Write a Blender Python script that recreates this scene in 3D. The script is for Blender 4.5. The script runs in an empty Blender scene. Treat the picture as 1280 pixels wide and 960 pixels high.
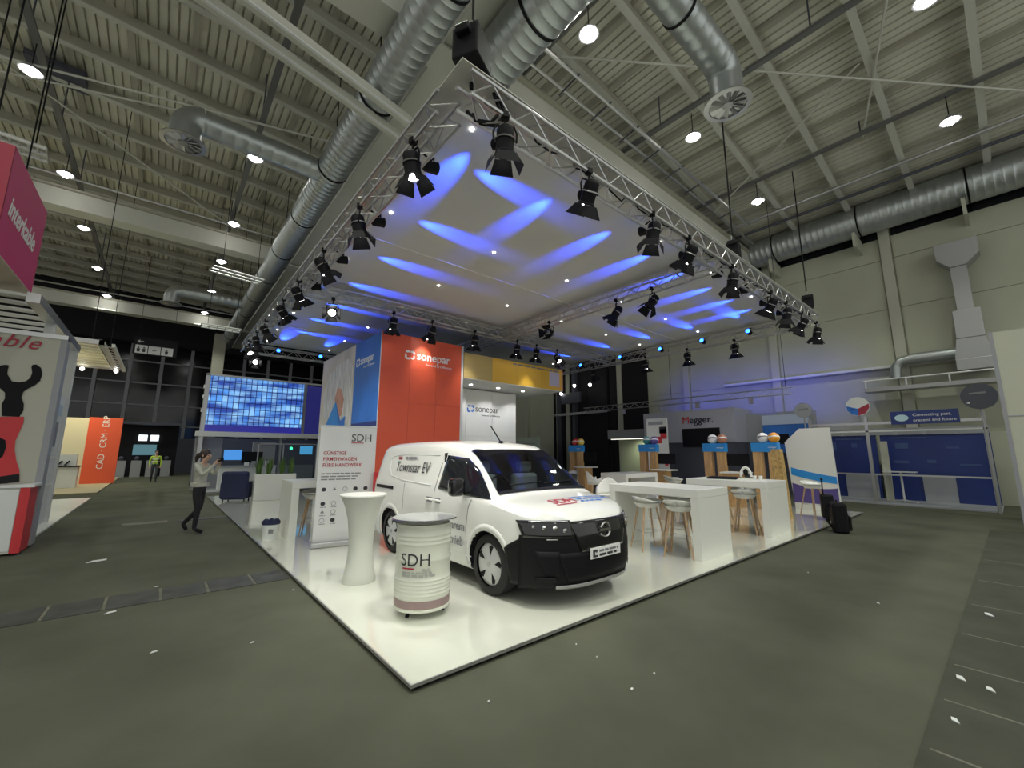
import bpy, bmesh, math, random
from mathutils import Vector, Matrix
random.seed(7)
D = bpy.data; S = bpy.context.scene; COL = S.collection
# ------------------------------------------------------------------ camera
cam_d = D.cameras.new('camera'); cam_d.sensor_width = 36.0; cam_d.lens = 36.0 * 519.0 / 1280.0
cam_d.clip_start = 0.05; cam_d.clip_end = 400
cam = D.objects.new('camera', cam_d); COL.objects.link(cam)
RX = ((0.7662616, -0.10741108, -0.63348719), (-0.64251812, -0.12242833, -0.75642698), (0.00369185, 0.98664794, -0.16282569))
cam.matrix_world = Matrix.Translation((-1.5307, -2.9128, 1.66)) @ Matrix(RX).to_4x4()
S.camera = cam
# ------------------------------------------------------------------ world and exposure
wd = D.worlds.new('hall_ambient'); S.world = wd; wd.use_nodes = True
wd.node_tree.nodes['Background'].inputs[0].default_value = (0.87, 0.90, 0.84, 1)
wd.node_tree.nodes['Background'].inputs[1].default_value = 0.72
S.view_settings.view_transform = 'Standard'; S.view_settings.look = 'None'
S.view_settings.exposure = 0.3; S.view_settings.gamma = 1.0; S.view_settings.use_curve_mapping = False
S.cycles.use_denoising = True
S.cycles.max_bounces = 6; S.cycles.diffuse_bounces = 3; S.cycles.glossy_bounces = 3; S.cycles.transparent_max_bounces = 6
S.cycles.sample_clamp_indirect = 3.0; S.cycles.caustics_reflective = False; S.cycles.caustics_refractive = False

# ------------------------------------------------------------------ materials
MATS = {}
def mat(name, col, rough=.5, metal=0., noise=0., nscale=8., emit=None, estr=0., alpha=1., coat=0., bump=0., bscale=40., spec=.5, dark=None, stretch=(1, 1, 1)):
    if name in MATS: return MATS[name]
    m = D.materials.new(name); m.use_nodes = True; nt = m.node_tree; b = nt.nodes['Principled BSDF']
    b.inputs['Base Color'].default_value = (*col, 1); b.inputs['Roughness'].default_value = rough; b.inputs['Metallic'].default_value = metal
    b.inputs['Specular IOR Level'].default_value = spec
    b.inputs['Coat Weight'].default_value = coat; b.inputs['Coat Roughness'].default_value = .06
    tc = None
    if noise or bump:
        tc = nt.nodes.new('ShaderNodeTexCoord'); mp = nt.nodes.new('ShaderNodeMapping'); mp.inputs['Scale'].default_value = stretch
        nt.links.new(tc.outputs['Object'], mp.inputs[0])
    if noise:
        n = nt.nodes.new('ShaderNodeTexNoise'); n.inputs['Scale'].default_value = nscale; n.inputs['Detail'].default_value = 5
        nt.links.new(mp.outputs[0], n.inputs['Vector'])
        r = nt.nodes.new('ShaderNodeValToRGB'); d = dark or tuple(max(0, c * (1 - noise)) for c in col)
        r.color_ramp.elements[0].position = .3; r.color_ramp.elements[1].position = .7
        r.color_ramp.elements[0].color = (*d, 1); r.color_ramp.elements[1].color = (*[min(1, c * (1 + noise * .5)) for c in col], 1)
        nt.links.new(n.outputs['Fac'], r.inputs[0]); nt.links.new(r.outputs[0], b.inputs['Base Color'])
    if bump:
        n2 = nt.nodes.new('ShaderNodeTexNoise'); n2.inputs['Scale'].default_value = bscale; n2.inputs['Detail'].default_value = 3
        nt.links.new(mp.outputs[0], n2.inputs['Vector'])
        bp = nt.nodes.new('ShaderNodeBump'); bp.inputs['Strength'].default_value = bump; bp.inputs['Distance'].default_value = .01
        nt.links.new(n2.outputs['Fac'], bp.inputs['Height']); nt.links.new(bp.outputs[0], b.inputs['Normal'])
    if emit:
        b.inputs['Emission Color'].default_value = (*emit, 1); b.inputs['Emission Strength'].default_value = estr
    if alpha < 1: b.inputs['Alpha'].default_value = alpha
    MATS[name] = m; return m
M = dict(
    carpet=mat('carpet', (.102, .105, .076), .95, noise=.22, nscale=.9, bump=.25, bscale=160, spec=.15),
    carpet2=mat('carpet_strip', (.072, .074, .058), .95, noise=.2, nscale=2., bump=.25, bscale=160, spec=.15),
    plate=mat('floor_plate', (.066, .068, .062), .6, noise=.35, nscale=5., spec=.3),
    plate_edge=mat('floor_plate_edge', (.15, .145, .11), .7, noise=.4, nscale=6.),
    gloss_white=mat('glossy_white_floor', (.75, .76, .67), .05, noise=.03, nscale=1.2, spec=.6, coat=.9),
    white=mat('white_laminate', (.80, .80, .76), .35),
    white2=mat('white_panel', (.74, .75, .75), .45),
    paint=mat('white_car_paint', (.80, .80, .77), .22, coat=.6),
    cream=mat('cream_wall', (.52, .53, .42), .75, noise=.08, nscale=.6),
    cream2=mat('cream_partition', (.55, .55, .46), .7, noise=.05, nscale=.5),
    roofm=mat('roof_sheet', (.76, .74, .64), .6, noise=.08, nscale=.4),
    beam=mat('roof_beam_paint', (.44, .42, .35), .6, noise=.08, nscale=.8),
    beaml=mat('light_beam_paint', (.62, .62, .56), .55, noise=.06, nscale=.8),
    galv=mat('galvanised_steel', (.50, .53, .54), .40, .85, noise=.06, nscale=2.),
    alu=mat('aluminium', (.54, .54, .55), .36, .9),
    alud=mat('dull_aluminium', (.42, .42, .43), .45, .8),
    black=mat('black_metal', (.006, .006, .008), .6, spec=.2),
    blackg=mat('black_gloss', (.008, .008, .010), .12, coat=.5),
    rubber=mat('tyre_rubber', (.014, .014, .015), .75),
    plastic=mat('grey_plastic', (.006, .0065, .0075), .5, spec=.22),
    dark=mat('dark_void', (.006, .006, .010), .8),
    navy=mat('navy_fabric', (.020, .026, .075), .85, noise=.25, nscale=20),
    wood=mat('oak_veneer', (.60, .36, .15), .5, noise=.3, nscale=5., stretch=(6, 6, .6)),
    woodl=mat('beech_leg', (.50, .33, .19), .5, noise=.2, nscale=12.),
    osb=mat('chipboard', (.55, .36, .13), .7, noise=.5, nscale=22.),
    blue=mat('sky_blue_laminate', (.02, .27, .72), .4),
    red=mat('signal_red', (.62, .035, .045), .5),
    darkred=mat('dark_red_lettering', (.42, .02, .05), .5),
    ink=mat('black_ink', (.03, .03, .035), .5),
    inkg=mat('grey_ink', (.22, .22, .24), .5),
    orange=mat('orange_print', (.78, .11, .045), .45),
    print_blue=mat('blue_print', (.025, .17, .62), .4, noise=.25, nscale=.8),
    yellow=mat('yellow_print', (.86, .50, .055), .45),
    pink=mat('magenta_print', (.55, .035, .17), .5),
    pinkd=mat('crimson_print', (.36, .03, .06), .5),
    beige=mat('beige_board', (.62, .52, .42), .6),
    deepblue=mat('deep_blue_print', (.012, .032, .19), .35, noise=.2, nscale=1.),
    letter=mat('white_lettering', (.88, .88, .88), .5),
    purple=mat('violet_print', (.10, .07, .27), .5),
    grey=mat('grey_panel', (.33, .34, .37), .55),
    tray=mat('tray_grey', (.16, .16, .16), .6),
    purl=mat('purlin_brown', (.46, .44, .37), .7),
    greyd=mat('dark_grey_panel', (.07, .075, .10), .55),
    fabric=mat('white_canopy_fabric', (.64, .64, .60), .85, noise=.03, nscale=.7),
    glassd=mat('dark_glass', (.010, .012, .016), .04, spec=.8, coat=.4),
    glass_night=mat('night_window', (.006, .007, .011), .12),
    chrome=mat('chrome', (.8, .8, .8), .12, 1.),
    hub=mat('wheel_cover_silver', (.62, .63, .64), .3, .35),
    skin=mat('skin', (.55, .34, .25), .6),
    hair=mat('dark_hair', (.035, .02, .014), .6),
    grass=mat('green_leaf', (.10, .20, .035), .6, noise=.4, nscale=30),
    lamp_on=mat('lamp_glow', (1, 1, 1), .5, emit=(1., .98, .9), estr=28.),
    lamp_white=mat('spot_lens_glow', (1, 1, 1), .5, emit=(1., .97, .92), estr=9.),
    lamp_blue=mat('blue_lens_glow', (.3, .5, 1), .5, emit=(.02, .13, 1.), estr=6.),
    pin=mat('pin_light_glow', (1, 1, 1), .5, emit=(1., .98, .92), estr=7.),
)
def glass_mat(name, col, fac):
    m = D.materials.new(name); m.use_nodes = True; nt = m.node_tree; nt.nodes.clear()
    o = nt.nodes.new('ShaderNodeOutputMaterial'); mx = nt.nodes.new('ShaderNodeMixShader'); t = nt.nodes.new('ShaderNodeBsdfTransparent')
    t.inputs[0].default_value = (*col, 1); g = nt.nodes.new('ShaderNodeBsdfGlossy'); g.inputs['Roughness'].default_value = .03
    fr = nt.nodes.new('ShaderNodeFresnel'); fr.inputs[0].default_value = fac
    nt.links.new(fr.outputs[0], mx.inputs[0]); nt.links.new(t.outputs[0], mx.inputs[1]); nt.links.new(g.outputs[0], mx.inputs[2]); nt.links.new(mx.outputs[0], o.inputs[0])
    MATS[name] = m; return m
M['windscreen'] = glass_mat('windscreen_glass', (.32, .36, .38), 1.5)
M['clear'] = glass_mat('clear_glass', (.86, .90, .92), 1.45)

# ------------------------------------------------------------------ mesh builder
V = Vector
class MB:
    def __init__(s): s.v = []; s.f = []
    def add(s, vs, fs):
        n = len(s.v); s.v += [tuple(p) for p in vs]; s.f += [tuple(i + n for i in f) for f in fs]; return s
    def box(s, x0, y0, z0, x1, y1, z1):
        x0, x1 = sorted((x0, x1)); y0, y1 = sorted((y0, y1)); z0, z1 = sorted((z0, z1))
        return s.add([(x, y, z) for z in (z0, z1) for y in (y0, y1) for x in (x0, x1)],
                     [(0, 2, 3, 1), (4, 5, 7, 6), (0, 1, 5, 4), (2, 6, 7, 3), (0, 4, 6, 2), (1, 3, 7, 5)])
    def beam(s, p0, p1, w, h, up=(0, 0, 1)):
        p0, p1 = V(p0), V(p1); d = (p1 - p0).normalized(); u = V(up)
        if abs(d.dot(u)) > .99: u = V((1, 0, 0))
        a = d.cross(u).normalized(); b = a.cross(d).normalized(); a *= w / 2; b *= h / 2
        vs = [p + sa * a + sb * b for p in (p0, p1) for sb in (-1, 1) for sa in (-1, 1)]
        return s.add(vs, [(0, 2, 3, 1), (4, 5, 7, 6), (0, 1, 5, 4), (2, 6, 7, 3), (0, 4, 6, 2), (1, 3, 7, 5)])
    def ring(s, c, d, r, n, ph=0., sq=1.):
        d = V(d).normalized(); u = V((0, 0, 1)) if abs(d.z) < .95 else V((1, 0, 0))
        a = d.cross(u).normalized(); b = a.cross(d).normalized()
        return [V(c) + a * (r * math.cos(ph + 2 * math.pi * i / n)) + b * (r * sq * math.sin(ph + 2 * math.pi * i / n)) for i in range(n)]
    def cyl(s, p0, p1, r0, r1=None, n=12, cap=True):
        r1 = r0 if r1 is None else r1; d = V(p1) - V(p0)
        vs = s.ring(p0, d, r0, n) + s.ring(p1, d, r1, n)
        fs = [(i, (i + 1) % n, n + (i + 1) % n, n + i) for i in range(n)]
        if cap: fs += [tuple(range(n - 1, -1, -1)), tuple(range(n, 2 * n))]
        return s.add(vs, fs)
    def tube(s, pts, r, n=8, closed=False):
        pts = [V(p) for p in pts]; m = len(pts); vs = []; fs = []; a = None
        for i, p in enumerate(pts):
            if closed: d = pts[(i + 1) % m] - pts[i - 1]
            else: d = pts[min(i + 1, m - 1)] - pts[max(i - 1, 0)]
            d.normalize()
            if a is None:
                u = V((0, 0, 1)) if abs(d.z) < .9 else V((1, 0, 0)); a = d.cross(u).normalized()
            else:
                a = (a - d * a.dot(d)).normalized()
            b = d.cross(a); rr = r[i] if isinstance(r, (list, tuple)) else r
            vs += [p + a * (rr * math.cos(2 * math.pi * k / n)) + b * (rr * math.sin(2 * math.pi * k / n)) for k in range(n)]
        for i in range(m if closed else m - 1):
            j = (i + 1) % m
            fs += [(i * n + k, i * n + (k + 1) % n, j * n + (k + 1) % n, j * n + k) for k in range(n)]
        if not closed: fs += [tuple(range(n - 1, -1, -1)), tuple((m - 1) * n + k for k in range(n))]
        return s.add(vs, fs)
    def lathe(s, prof, n=24, c=(0, 0, 0), axis=(0, 0, 1), cap=True):
        ax = V(axis).normalized(); vs = []; fs = []; m = len(prof)
        for r, h in prof: vs += s.ring(V(c) + ax * h, ax, max(r, 1e-4), n)
        for j in range(m - 1): fs += [(j * n + i, j * n + (i + 1) % n, (j + 1) * n + (i + 1) % n, (j + 1) * n + i) for i in range(n)]
        if cap: fs += [tuple(range(n - 1, -1, -1)), tuple((m - 1) * n + k for k in range(n))]
        return s.add(vs, fs)
    def prism(s, poly, o, a, b, d):          # polygon (p,q) in the plane o + p*a + q*b, thickness vector d
        o, a, b, d = V(o), V(a), V(b), V(d); n = len(poly)
        vs = [o + a * p + b * q for p, q in poly]; vs += [v + d for v in vs]
        return s.add(vs, [tuple(range(n - 1, -1, -1)), tuple(range(n, 2 * n))] + [(i, (i + 1) % n, n + (i + 1) % n, n + i) for i in range(n)])
    def sphere(s, c, r, nu=14, nv=8, sc=(1, 1, 1)):
        vs = []; fs = []
        for j in range(nv + 1):
            th = math.pi * j / nv
            vs += [(c[0] + sc[0] * r * max(math.sin(th), 1e-3) * math.cos(2 * math.pi * i / nu), c[1] + sc[1] * r * max(math.sin(th), 1e-3) * math.sin(2 * math.pi * i / nu), c[2] - sc[2] * r * math.cos(th)) for i in range(nu)]
        for j in range(nv): fs += [(j * nu + i, j * nu + (i + 1) % nu, (j + 1) * nu + (i + 1) % nu, (j + 1) * nu + i) for i in range(nu)]
        return s.add(vs, fs)
    def grid(s, fn, nu, nv, keep=None):
        vs = [fn(i / nu, j / nv) for j in range(nv + 1) for i in range(nu + 1)]
        fs = [(j * (nu + 1) + i, j * (nu + 1) + i + 1, (j + 1) * (nu + 1) + i + 1, (j + 1) * (nu + 1) + i) for j in range(nv) for i in range(nu) if keep is None or keep(i, j)]
        return s.add(vs, fs)
    def mesh(s, name):
        me = D.meshes.new(name); me.from_pydata(s.v, [], s.f); me.update(); return me
    def build(s, name, m, parent=None, smooth=False, bev=0., solid=0., loc=None, sub=0):
        o = D.objects.new(name, s.mesh(name)); COL.objects.link(o); o.data.materials.append(M[m] if isinstance(m, str) else m)
        fixn(o.data)
        if smooth: shade(o.data)
        if solid:
            md = o.modifiers.new('solid', 'SOLIDIFY'); md.thickness = solid; md.offset = 0
        if bev:
            md = o.modifiers.new('bevel', 'BEVEL'); md.width = bev; md.segments = 2; md.limit_method = 'ANGLE'; md.angle_limit = .7
        if sub:
            md = o.modifiers.new('sub', 'SUBSURF'); md.levels = sub; md.render_levels = sub
        if parent: o.parent = parent
        if loc: o.location = loc
        return o
def fixn(me):
    bm = bmesh.new(); bm.from_mesh(me); bmesh.ops.recalc_face_normals(bm, faces=bm.faces); bm.to_mesh(me); bm.free()
def shade(me, ang=.7):
    me.shade_smooth()
    if hasattr(me, 'set_sharp_from_angle'): me.set_sharp_from_angle(angle=ang)
def tag(o, label=None, cat=None, group=None, kind=None):
    if label: o['label'] = label
    if cat: o['category'] = cat
    if group: o['group'] = group
    if kind: o['kind'] = kind
    return o
def thing(name, label, cat, loc=(0, 0, 0), rz=0., group=None):
    o = D.objects.new(name, None); COL.objects.link(o); o.location = loc; o.rotation_euler = (0, 0, rz); o.empty_display_size = .1
    return tag(o, label, cat, group)
ORD = ['first', 'second', 'third', 'fourth', 'fifth', 'sixth', 'seventh', 'eighth', 'ninth', 'tenth']
def dup(o, loc=None, rot=None, label=None, group=None, parent=None):
    c = o.copy(); COL.objects.link(c); c.parent = parent
    if loc is not None: c.location = loc
    if rot is not None: c.rotation_euler = rot
    if label: c['label'] = label
    if group: c['group'] = group
    for ch in list(o.children): dup(ch, parent=c)
    return c
def link(name, me, m, parent, loc=None, rot=None):
    o = D.objects.new(name, me); COL.objects.link(o); o.parent = parent
    if m and not me.materials: me.materials.append(M[m])
    if loc is not None: o.location = loc
    if rot is not None: o.rotation_euler = rot
    return o
def struct(o): o['kind'] = 'structure'; return o
def text(body, name, m, parent, origin, right, up, size, align='LEFT', depth=.004, bold=0., shear=0., space=1., sx=1.):
    cu = D.curves.new(name, 'FONT'); cu.body = body; cu.size = size; cu.align_x = align; cu.align_y = 'BOTTOM_BASELINE'; cu.extrude = depth / 2; cu.offset = bold * size
    cu.shear = shear; cu.space_character = space; cu.resolution_u = 3
    t = D.objects.new(name + '_tmp', cu); COL.objects.link(t)
    dg = bpy.context.evaluated_depsgraph_get(); me = D.meshes.new_from_object(t.evaluated_get(dg)); D.objects.remove(t); D.curves.remove(cu)
    r, u = V(right).normalized(), V(up).normalized(); n = r.cross(u); o0 = V(origin)
    for v in me.vertices:
        p = v.co.copy(); v.co = o0 + r * (p.x * sx) + u * p.y + n * p.z
    me.materials.clear(); me.materials.append(M[m])
    o = D.objects.new(name, me); COL.objects.link(o)
    if parent: o.parent = parent
    return o
def dashes(name, m, parent, origin, right, up, width, h, d=.002):   # print too small to read: a line of word-long marks
    o, r, u = V(origin), V(right).normalized(), V(up).normalized(); n = r.cross(u); x = 0.; mb = MB()
    while x < width:
        w = min(width - x, h * random.uniform(1.2, 4.5)); mb.prism([(x, 0), (x + w, 0), (x + w, h * .62), (x, h * .62)], o, r, u, n * d); x += w + h * .45
    return mb.build(name, m, parent)
def spot(name, parent, loc, target, energy, col, size=40., blend=.5, radius=.05):
    l = D.lights.new(name, 'SPOT'); l.energy = energy; l.color = col; l.spot_size = math.radians(size); l.spot_blend = blend; l.shadow_soft_size = radius
    o = D.objects.new(name, l); COL.objects.link(o)
    mw = Matrix.Translation(loc) @ (V(target) - V(loc)).to_track_quat('-Z', 'Y').to_matrix().to_4x4()
    if parent: o.parent = parent; o.matrix_basis = parent.matrix_basis.inverted() @ mw
    else: o.matrix_basis = mw
    return o
HAZE = (.95, 1., .86)
# ================================================================== THE HALL
def interp(x, xs, ys):
    for i in range(len(xs) - 1):
        if x <= xs[i + 1]: return ys[i] + (ys[i + 1] - ys[i]) * (x - xs[i]) / (xs[i + 1] - xs[i])
    return ys[-1]
RXS, RZS = [-26., 0., 8., 20.2], [14.2, 13.6, 13.1, 11.6]
def RZ(x): return interp(x, RXS, RZS)
Y0, Y1 = -12., 46.
# floor
floor = struct(MB().box(-30, -14, -.2, 30, 46, 0).build('floor', 'carpet'))
MB().box(-8, -6.0, 0, 12.9, -2.36, .006).build('floor_strip', 'carpet2', floor)
for i, x in enumerate([2.0, 2.75, 3.5, 4.4, 5.6, 7.0, 8.7]):
    MB().box(x, -6, .004, x + .02, -2.4, .0075).build('strip_joint', 'plate_edge', floor)
for x0, x1 in [(-2.9, -2.28), (-2.24, -1.83), (-1.79, -1.36), (-1.32, -.92), (-.88, -.44), (-.40, -.02)]:
    MB().box(x0, 3.45, 0, x1, 3.98, .008).build('cable_duct_cover', 'plate', floor)
    MB().box(x1 + .005, 3.46, 0, x1 + .035, 4.0, .007).build('cover_joint', 'plate_edge', floor)
MB().box(-2.0, 10.1, 0, -1.2, 10.5, .008).build('cable_duct_cover', 'plate_edge', floor)
MB().box(-1.0, 10.15, 0, .0, 10.45, .008).build('cable_duct_cover', 'plate', floor)
# roof
prof = []
x = -26.
while x < 20.2:
    prof += [(x, 0), (x + .165, 0), (x + .175, .09), (x + .215, .09)]; x += .225
mb = MB(); n = len(prof)
mb.add([(px, yy, RZ(px) + pz) for yy in (Y0, Y1) for px, pz in prof], [(i, i + 1, n + i + 1, n + i) for i in range(n - 1)])
ceiling = struct(mb.build('ceiling', 'roofm', solid=.01))
k = -6
rmb = MB()
for a, b in zip(range(3), range(1, 4)):
    rmb.beam((RXS[a], 0, RZS[a] - .24), (RXS[b], 0, RZS[b] - .24), .10, .32)
raf_me = rmb.mesh('rafter'); fixn(raf_me); raf_me.materials.append(M['beam'])
rmb = MB()
for a, b in zip(range(3), range(1, 4)):
    rmb.beam((RXS[a], 0, RZS[a] - .41), (RXS[b], 0, RZS[b] - .41), .18, .03)
fl_me = rmb.mesh('rafter_flange'); fixn(fl_me); fl_me.materials.append(M['beaml'])
for k in range(-6, 24):
    r = link('rafter', raf_me, None, ceiling, (0, .2 + 1.87 * k, 0)); link('flange', fl_me, None, r)
pu = MB().box(-.08, Y0, -.12, .08, Y1, 0).mesh('purlin'); fixn(pu); pu.materials.append(M['purl'])
x = -25.2
while x < 20:
    link('purlin', pu, None, ceiling, (x, 0, RZ(x) - .01)); x += 1.45
# main girders
for y in (4.2, 18.1, 32.3):
    g = MB().box(-26, y - .2, 10.3, 20, y + .2, 10.95).build('main_girder', 'beaml', ceiling)
    MB().box(-26, y - .34, 10.95, 20, y + .34, 11.02).build('flange', 'beam', g)
    MB().box(-26, y - .34, 10.25, 20, y + .34, 10.3).build('flange', 'beaml', g)
    MB().tube([(-26, y - .5, 11.3), (20, y - .5, 11.3)], .045, 8).build('conduit', 'alu', g)
g = MB().box(2.35, Y0, 10.45, 3.0, Y1, 11.3).build('main_girder', 'beaml', ceiling)
MB().box(2.25, Y0, 10.4, 3.1, Y1, 10.45).build('flange', 'beaml', g)
# pair of pale rails running out of the top left of the picture
for dy in (0, .60):
    g = MB().beam((-6.2, 3.75 + dy, 9.5), (2.45, 5.5 + dy, 9.5), .20, .16).build('crane_rail', 'beaml', ceiling)
    MB().beam((-6.2, 3.68 + dy, 9.41), (2.45, 5.43 + dy, 9.41), .06, .05).build('rail_lip', 'white2', g)
# tie rods under the roof
for p, q in [((-8, 13.5, 11.8), (2.4, 8.9, 10.9)), ((-9.5, 10, 12.2), (1.2, 19, 11.2)), ((-6, 13.2, 11.6), (-2, 11.5, 11.5)), ((5.5, 3.5, 12), (16, -4.5, 11.6)), ((12, -1.5, 12.2), (14.5, 3.6, 11.2)), ((8, -3, 12.4), (15, -1, 11.9))]:
    MB().tube([p, q], .03, 6).build('tie_rod', 'beaml', ceiling)
# cable trays carrying the hall lamps
for x in (-9.9, -5.0, -.17, 4.9, 9.5, 14.66):
    t = MB().box(x - .08, Y0, 11.78, x + .08, Y1, 11.86).build('cable_tray', 'tray', ceiling)
    for k in range(0, 14): MB().tube([(x, -9 + 4 * k, 11.85), (x, -9 + 4 * k, RZ(x))], .02, 6).build('hanger', 'greyd', t)
for x, z in ((16.9, 11.5), (17.6, 11.35)):
    MB().tube([(x, -8, z), (x, 6, z)], .06, 8).build('conduit', 'alu' if x < 17 else 'greyd', ceiling)
MB().tube([(2.0, 3.0, 11.0), (16.2, 3.0, 11.0)], .05, 8).build('conduit', 'alu', ceiling)
for i in range(9): MB().tube([(4.2 + 1.3 * i, 2.9, 11.0), (4.2 + 1.3 * i, 3.6, 10.9)], .025, 6).build('bracket', 'greyd', ceiling)
MB().box(-5.9, 14.5, 13.3, -4.6, 15.4, 13.5).build('roof_hatch', 'greyd', ceiling)
# right wall, clad in cream panels between pilasters
wall = struct(MB().box(20.05, Y0, 0, 20.3, Y1, 11.7).build('wall_right', 'cream'))
rows = [(0, 2.45), (2.47, 4.9), (4.92, 7.3), (7.32, 9.35), (9.37, 10.15)]
bays = [-9.2 + 4.3 * k for k in range(-1, 13)]
for k in range(len(bays) - 1):
    for z0, z1 in rows:
        if bays[k] > 9 and bays[k] < 17 and z1 < 9: continue
        MB().box(20.0, bays[k] + .2, z0, 20.06, bays[k + 1] - .2, z1).build('cladding_panel', 'cream', wall)
    MB().box(19.85, bays[k] - .16, 0, 20.06, bays[k] + .16, 11.6).build('pilaster', 'cream2', wall)
    MB().box(20.0, bays[k] + .2, 10.3, 20.04, bays[k + 1] - .2, 10.75).build('clerestory_pane', 'glass_night', wall)
MB().box(19.95, 10.4, 0, 20.06, 17.2, 9.2).build('black_curtain', 'dark', wall)
MB().box(19.8, 17.2, 0, 20.06, 17.6, 9.4).build('curtain_jamb', 'greyd', wall)
MB().box(19.6, 15.7, 0, 19.9, 15.95, 9.4).build('curtain_jamb', 'greyd', wall)
MB().box(19.75, -12, 4.95, 19.95, 6, 5.05).build('wall_rail', 'white2', wall)
# glazed gable far on the left
gl = struct(MB().box(-16, 40.2, 0, 20, 40.4, 14).build('window_1', 'dark'))
MX = [-13.2 + 1.85 * k for k in range(0, 15)]
ZT = [1.2, 3.6, 5.2, 6.9, 8.6, 10.3]
for i in range(len(MX) - 1):
    for j in range(len(ZT) - 1):
        MB().box(MX[i] + .1, 40.1, ZT[j] + .05, MX[i + 1] - .1, 40.14, ZT[j + 1] - .05).build('pane', 'glass_night', gl)
for x in MX: MB().box(x - .11, 39.9, 0, x + .11, 40.2, 10.6).build('mullion', 'grey', gl)
for z in ZT: MB().box(-13.2, 39.95, z - .05, 12.8, 40.2, z + .05).build('transom', 'grey', gl)
MB().box(-16, 39.0, 9.9, 20, 40.0, 14).build('dark_bulkhead', 'dark', gl)
pil = struct(MB().box(.7, 33.6, 0, 1.4, 34.3, 10.2).build('trim_1', 'beam'))
# low dark wall under the glazing
lw = struct(MB().box(-.9, 37.5, 0, 1.6, 37.7, 2.6).build('wall_back', 'greyd'))

# ------------------------------------------------------------------ ventilation ducts
def hoop(c, d, r, parent): MB().cyl(V(c) - V(d) * .025, V(c) + V(d) * .025, r + .02, n=24).build('duct_band', 'black', parent)
def ribbed(p0, p1, r, name, parent, step=.22, mm='galv'):
    p0, p1 = V(p0), V(p1); L = (p1 - p0).length; d = (p1 - p0) / L; pr = []; t = 0.
    while t < L:
        pr += [(r, t), (r + .012, t + step * .12), (r, t + step * .24)]; t += step
    pr.append((r, L)); return MB().lathe(pr, 28, p0, d).build(name, mm, parent, smooth=True)
def nozzle(parent, c, r):                      # downward swirl diffuser with vanes
    cx, cy, cz = c
    MB().lathe([(r, .0), (r * 1.28, -.02), (r * 1.32, -.06), (r * 1.05, -.07), (r * 1.05, -.03)], 28, c).build('diffuser_ring', 'alu', parent, smooth=True)
    MB().lathe([(.01, .01), (r * 1.0, .01), (r * 1.0, -.02)], 24, c).build('diffuser_throat', 'dark', parent)
    for k in range(12):
        a = 2 * math.pi * k / 12; u = V((math.cos(a), math.sin(a), 0)); w = V((-math.sin(a), math.cos(a), .5)).normalized()
        q = V((cx, cy, cz - .045)); MB().add([q + u * r * .3 - w * .03, q + u * r - w * .06, q + u * r + w * .06, q + u * r * .3 + w * .03], [(0, 1, 2, 3)]).build('vane', 'alu', parent, solid=.008)
    MB().cyl((cx, cy, cz - .08), (cx, cy, cz), r * .3, n=16).build('hub', 'alud', parent)
def elbow(parent, c, d, r, drop):
    c, d = V(c), V(d); R = r * 1.05; pts = [c + d * (R * math.sin(a)) - V((0, 0, R * (1 - math.cos(a)))) for a in [math.pi / 2 * k / 5 for k in range(6)]]
    pts.append(pts[-1] - V((0, 0, drop))); MB().tube(pts, r, 24).build('elbow', 'galv', parent, smooth=True); return pts[-1]
da = thing('ventilation_duct', 'long ribbed steel air duct running away on the left of the white canopy', 'duct', (1.55, -2, 10))
ribbed((0, 0, 0), (0, 38, 0), .42, 'duct_pipe', da)
for k in range(11): hoop((0, 1.2 + 3.3 * k, 0), (0, 1, 0), .42, da)
for k in range(11): MB().tube([(0, 1.2 + 3.3 * k, .4), (0, 1.2 + 3.3 * k, 3.3)], .015, 6).build('hanger', 'black', da)
for y, L, nm in ((11.45, 3.1, 0), (26.4, 3.1, 1)):
    ribbed((-.3, y, 0), (-L, y, 0), .31, 'branch_pipe', da, .3)
    e = elbow(da, (-L, y, 0), (-1, 0, 0), .33, .35); nozzle(da, e, .36)
db = thing('ventilation_duct', 'thick ribbed steel air duct passing above the near corner of the truss', 'duct', (3.15, -5, 10))
ribbed((0, 0, 0), (0, 8.9, 0), .52, 'duct_pipe', db)
for y in (1.5, 4.4, 6.9, 8.5): hoop((0, y, 0), (0, 1, 0), .52, db); MB().tube([(0, y, .5), (0, y, 3)], .015, 6).build('hanger', 'black', db)
ribbed((.3, 5.15, 0), (3.7, 5.15, 0), .32, 'branch_pipe', db, .3); hoop((2.0, 5.15, 0), (1, 0, 0), .32, db)
e = elbow(db, (3.6, 5.15, 0), (1, 0, 0), .33, .5); nozzle(db, e, .36)
dc = thing('ventilation_duct', 'horizontal ribbed air duct high along the cream right hand wall', 'duct', (19.3, -10, 11))
ribbed((0, 0, 0), (0, 15.6, 0), .62, 'duct_pipe', dc)
for y in (1, 4, 7, 10, 13): hoop((0, y, 0), (0, 1, 0), .62, dc); MB().box(-.5, y + .1, -1.2, .7, y + .2, -.6).build('bracket', 'cream2', dc)
dd = thing('exhaust_duct', 'square grey duct dropping down the cream wall beside the blue booth', 'duct', (19.55, -2.45, 0))
MB().box(-.3, -.55, 8.55, .3, .5, 9.1).build('hood', 'alud', dd)
MB().prism([(-.55, 8.55), (.5, 8.55), (.2, 8.2), (-.2, 8.2)], (-.3, 0, 0), (0, 1, 0), (0, 0, 1), (.6, 0, 0)).build('hood_taper', 'alud', dd)
MB().box(-.2, -.2, 6.6, .2, .2, 8.2).build('shaft', 'alud', dd)
MB().box(-.32, -.34, 5.6, .32, .34, 6.6).build('silencer', 'alud', dd, bev=.02)
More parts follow.
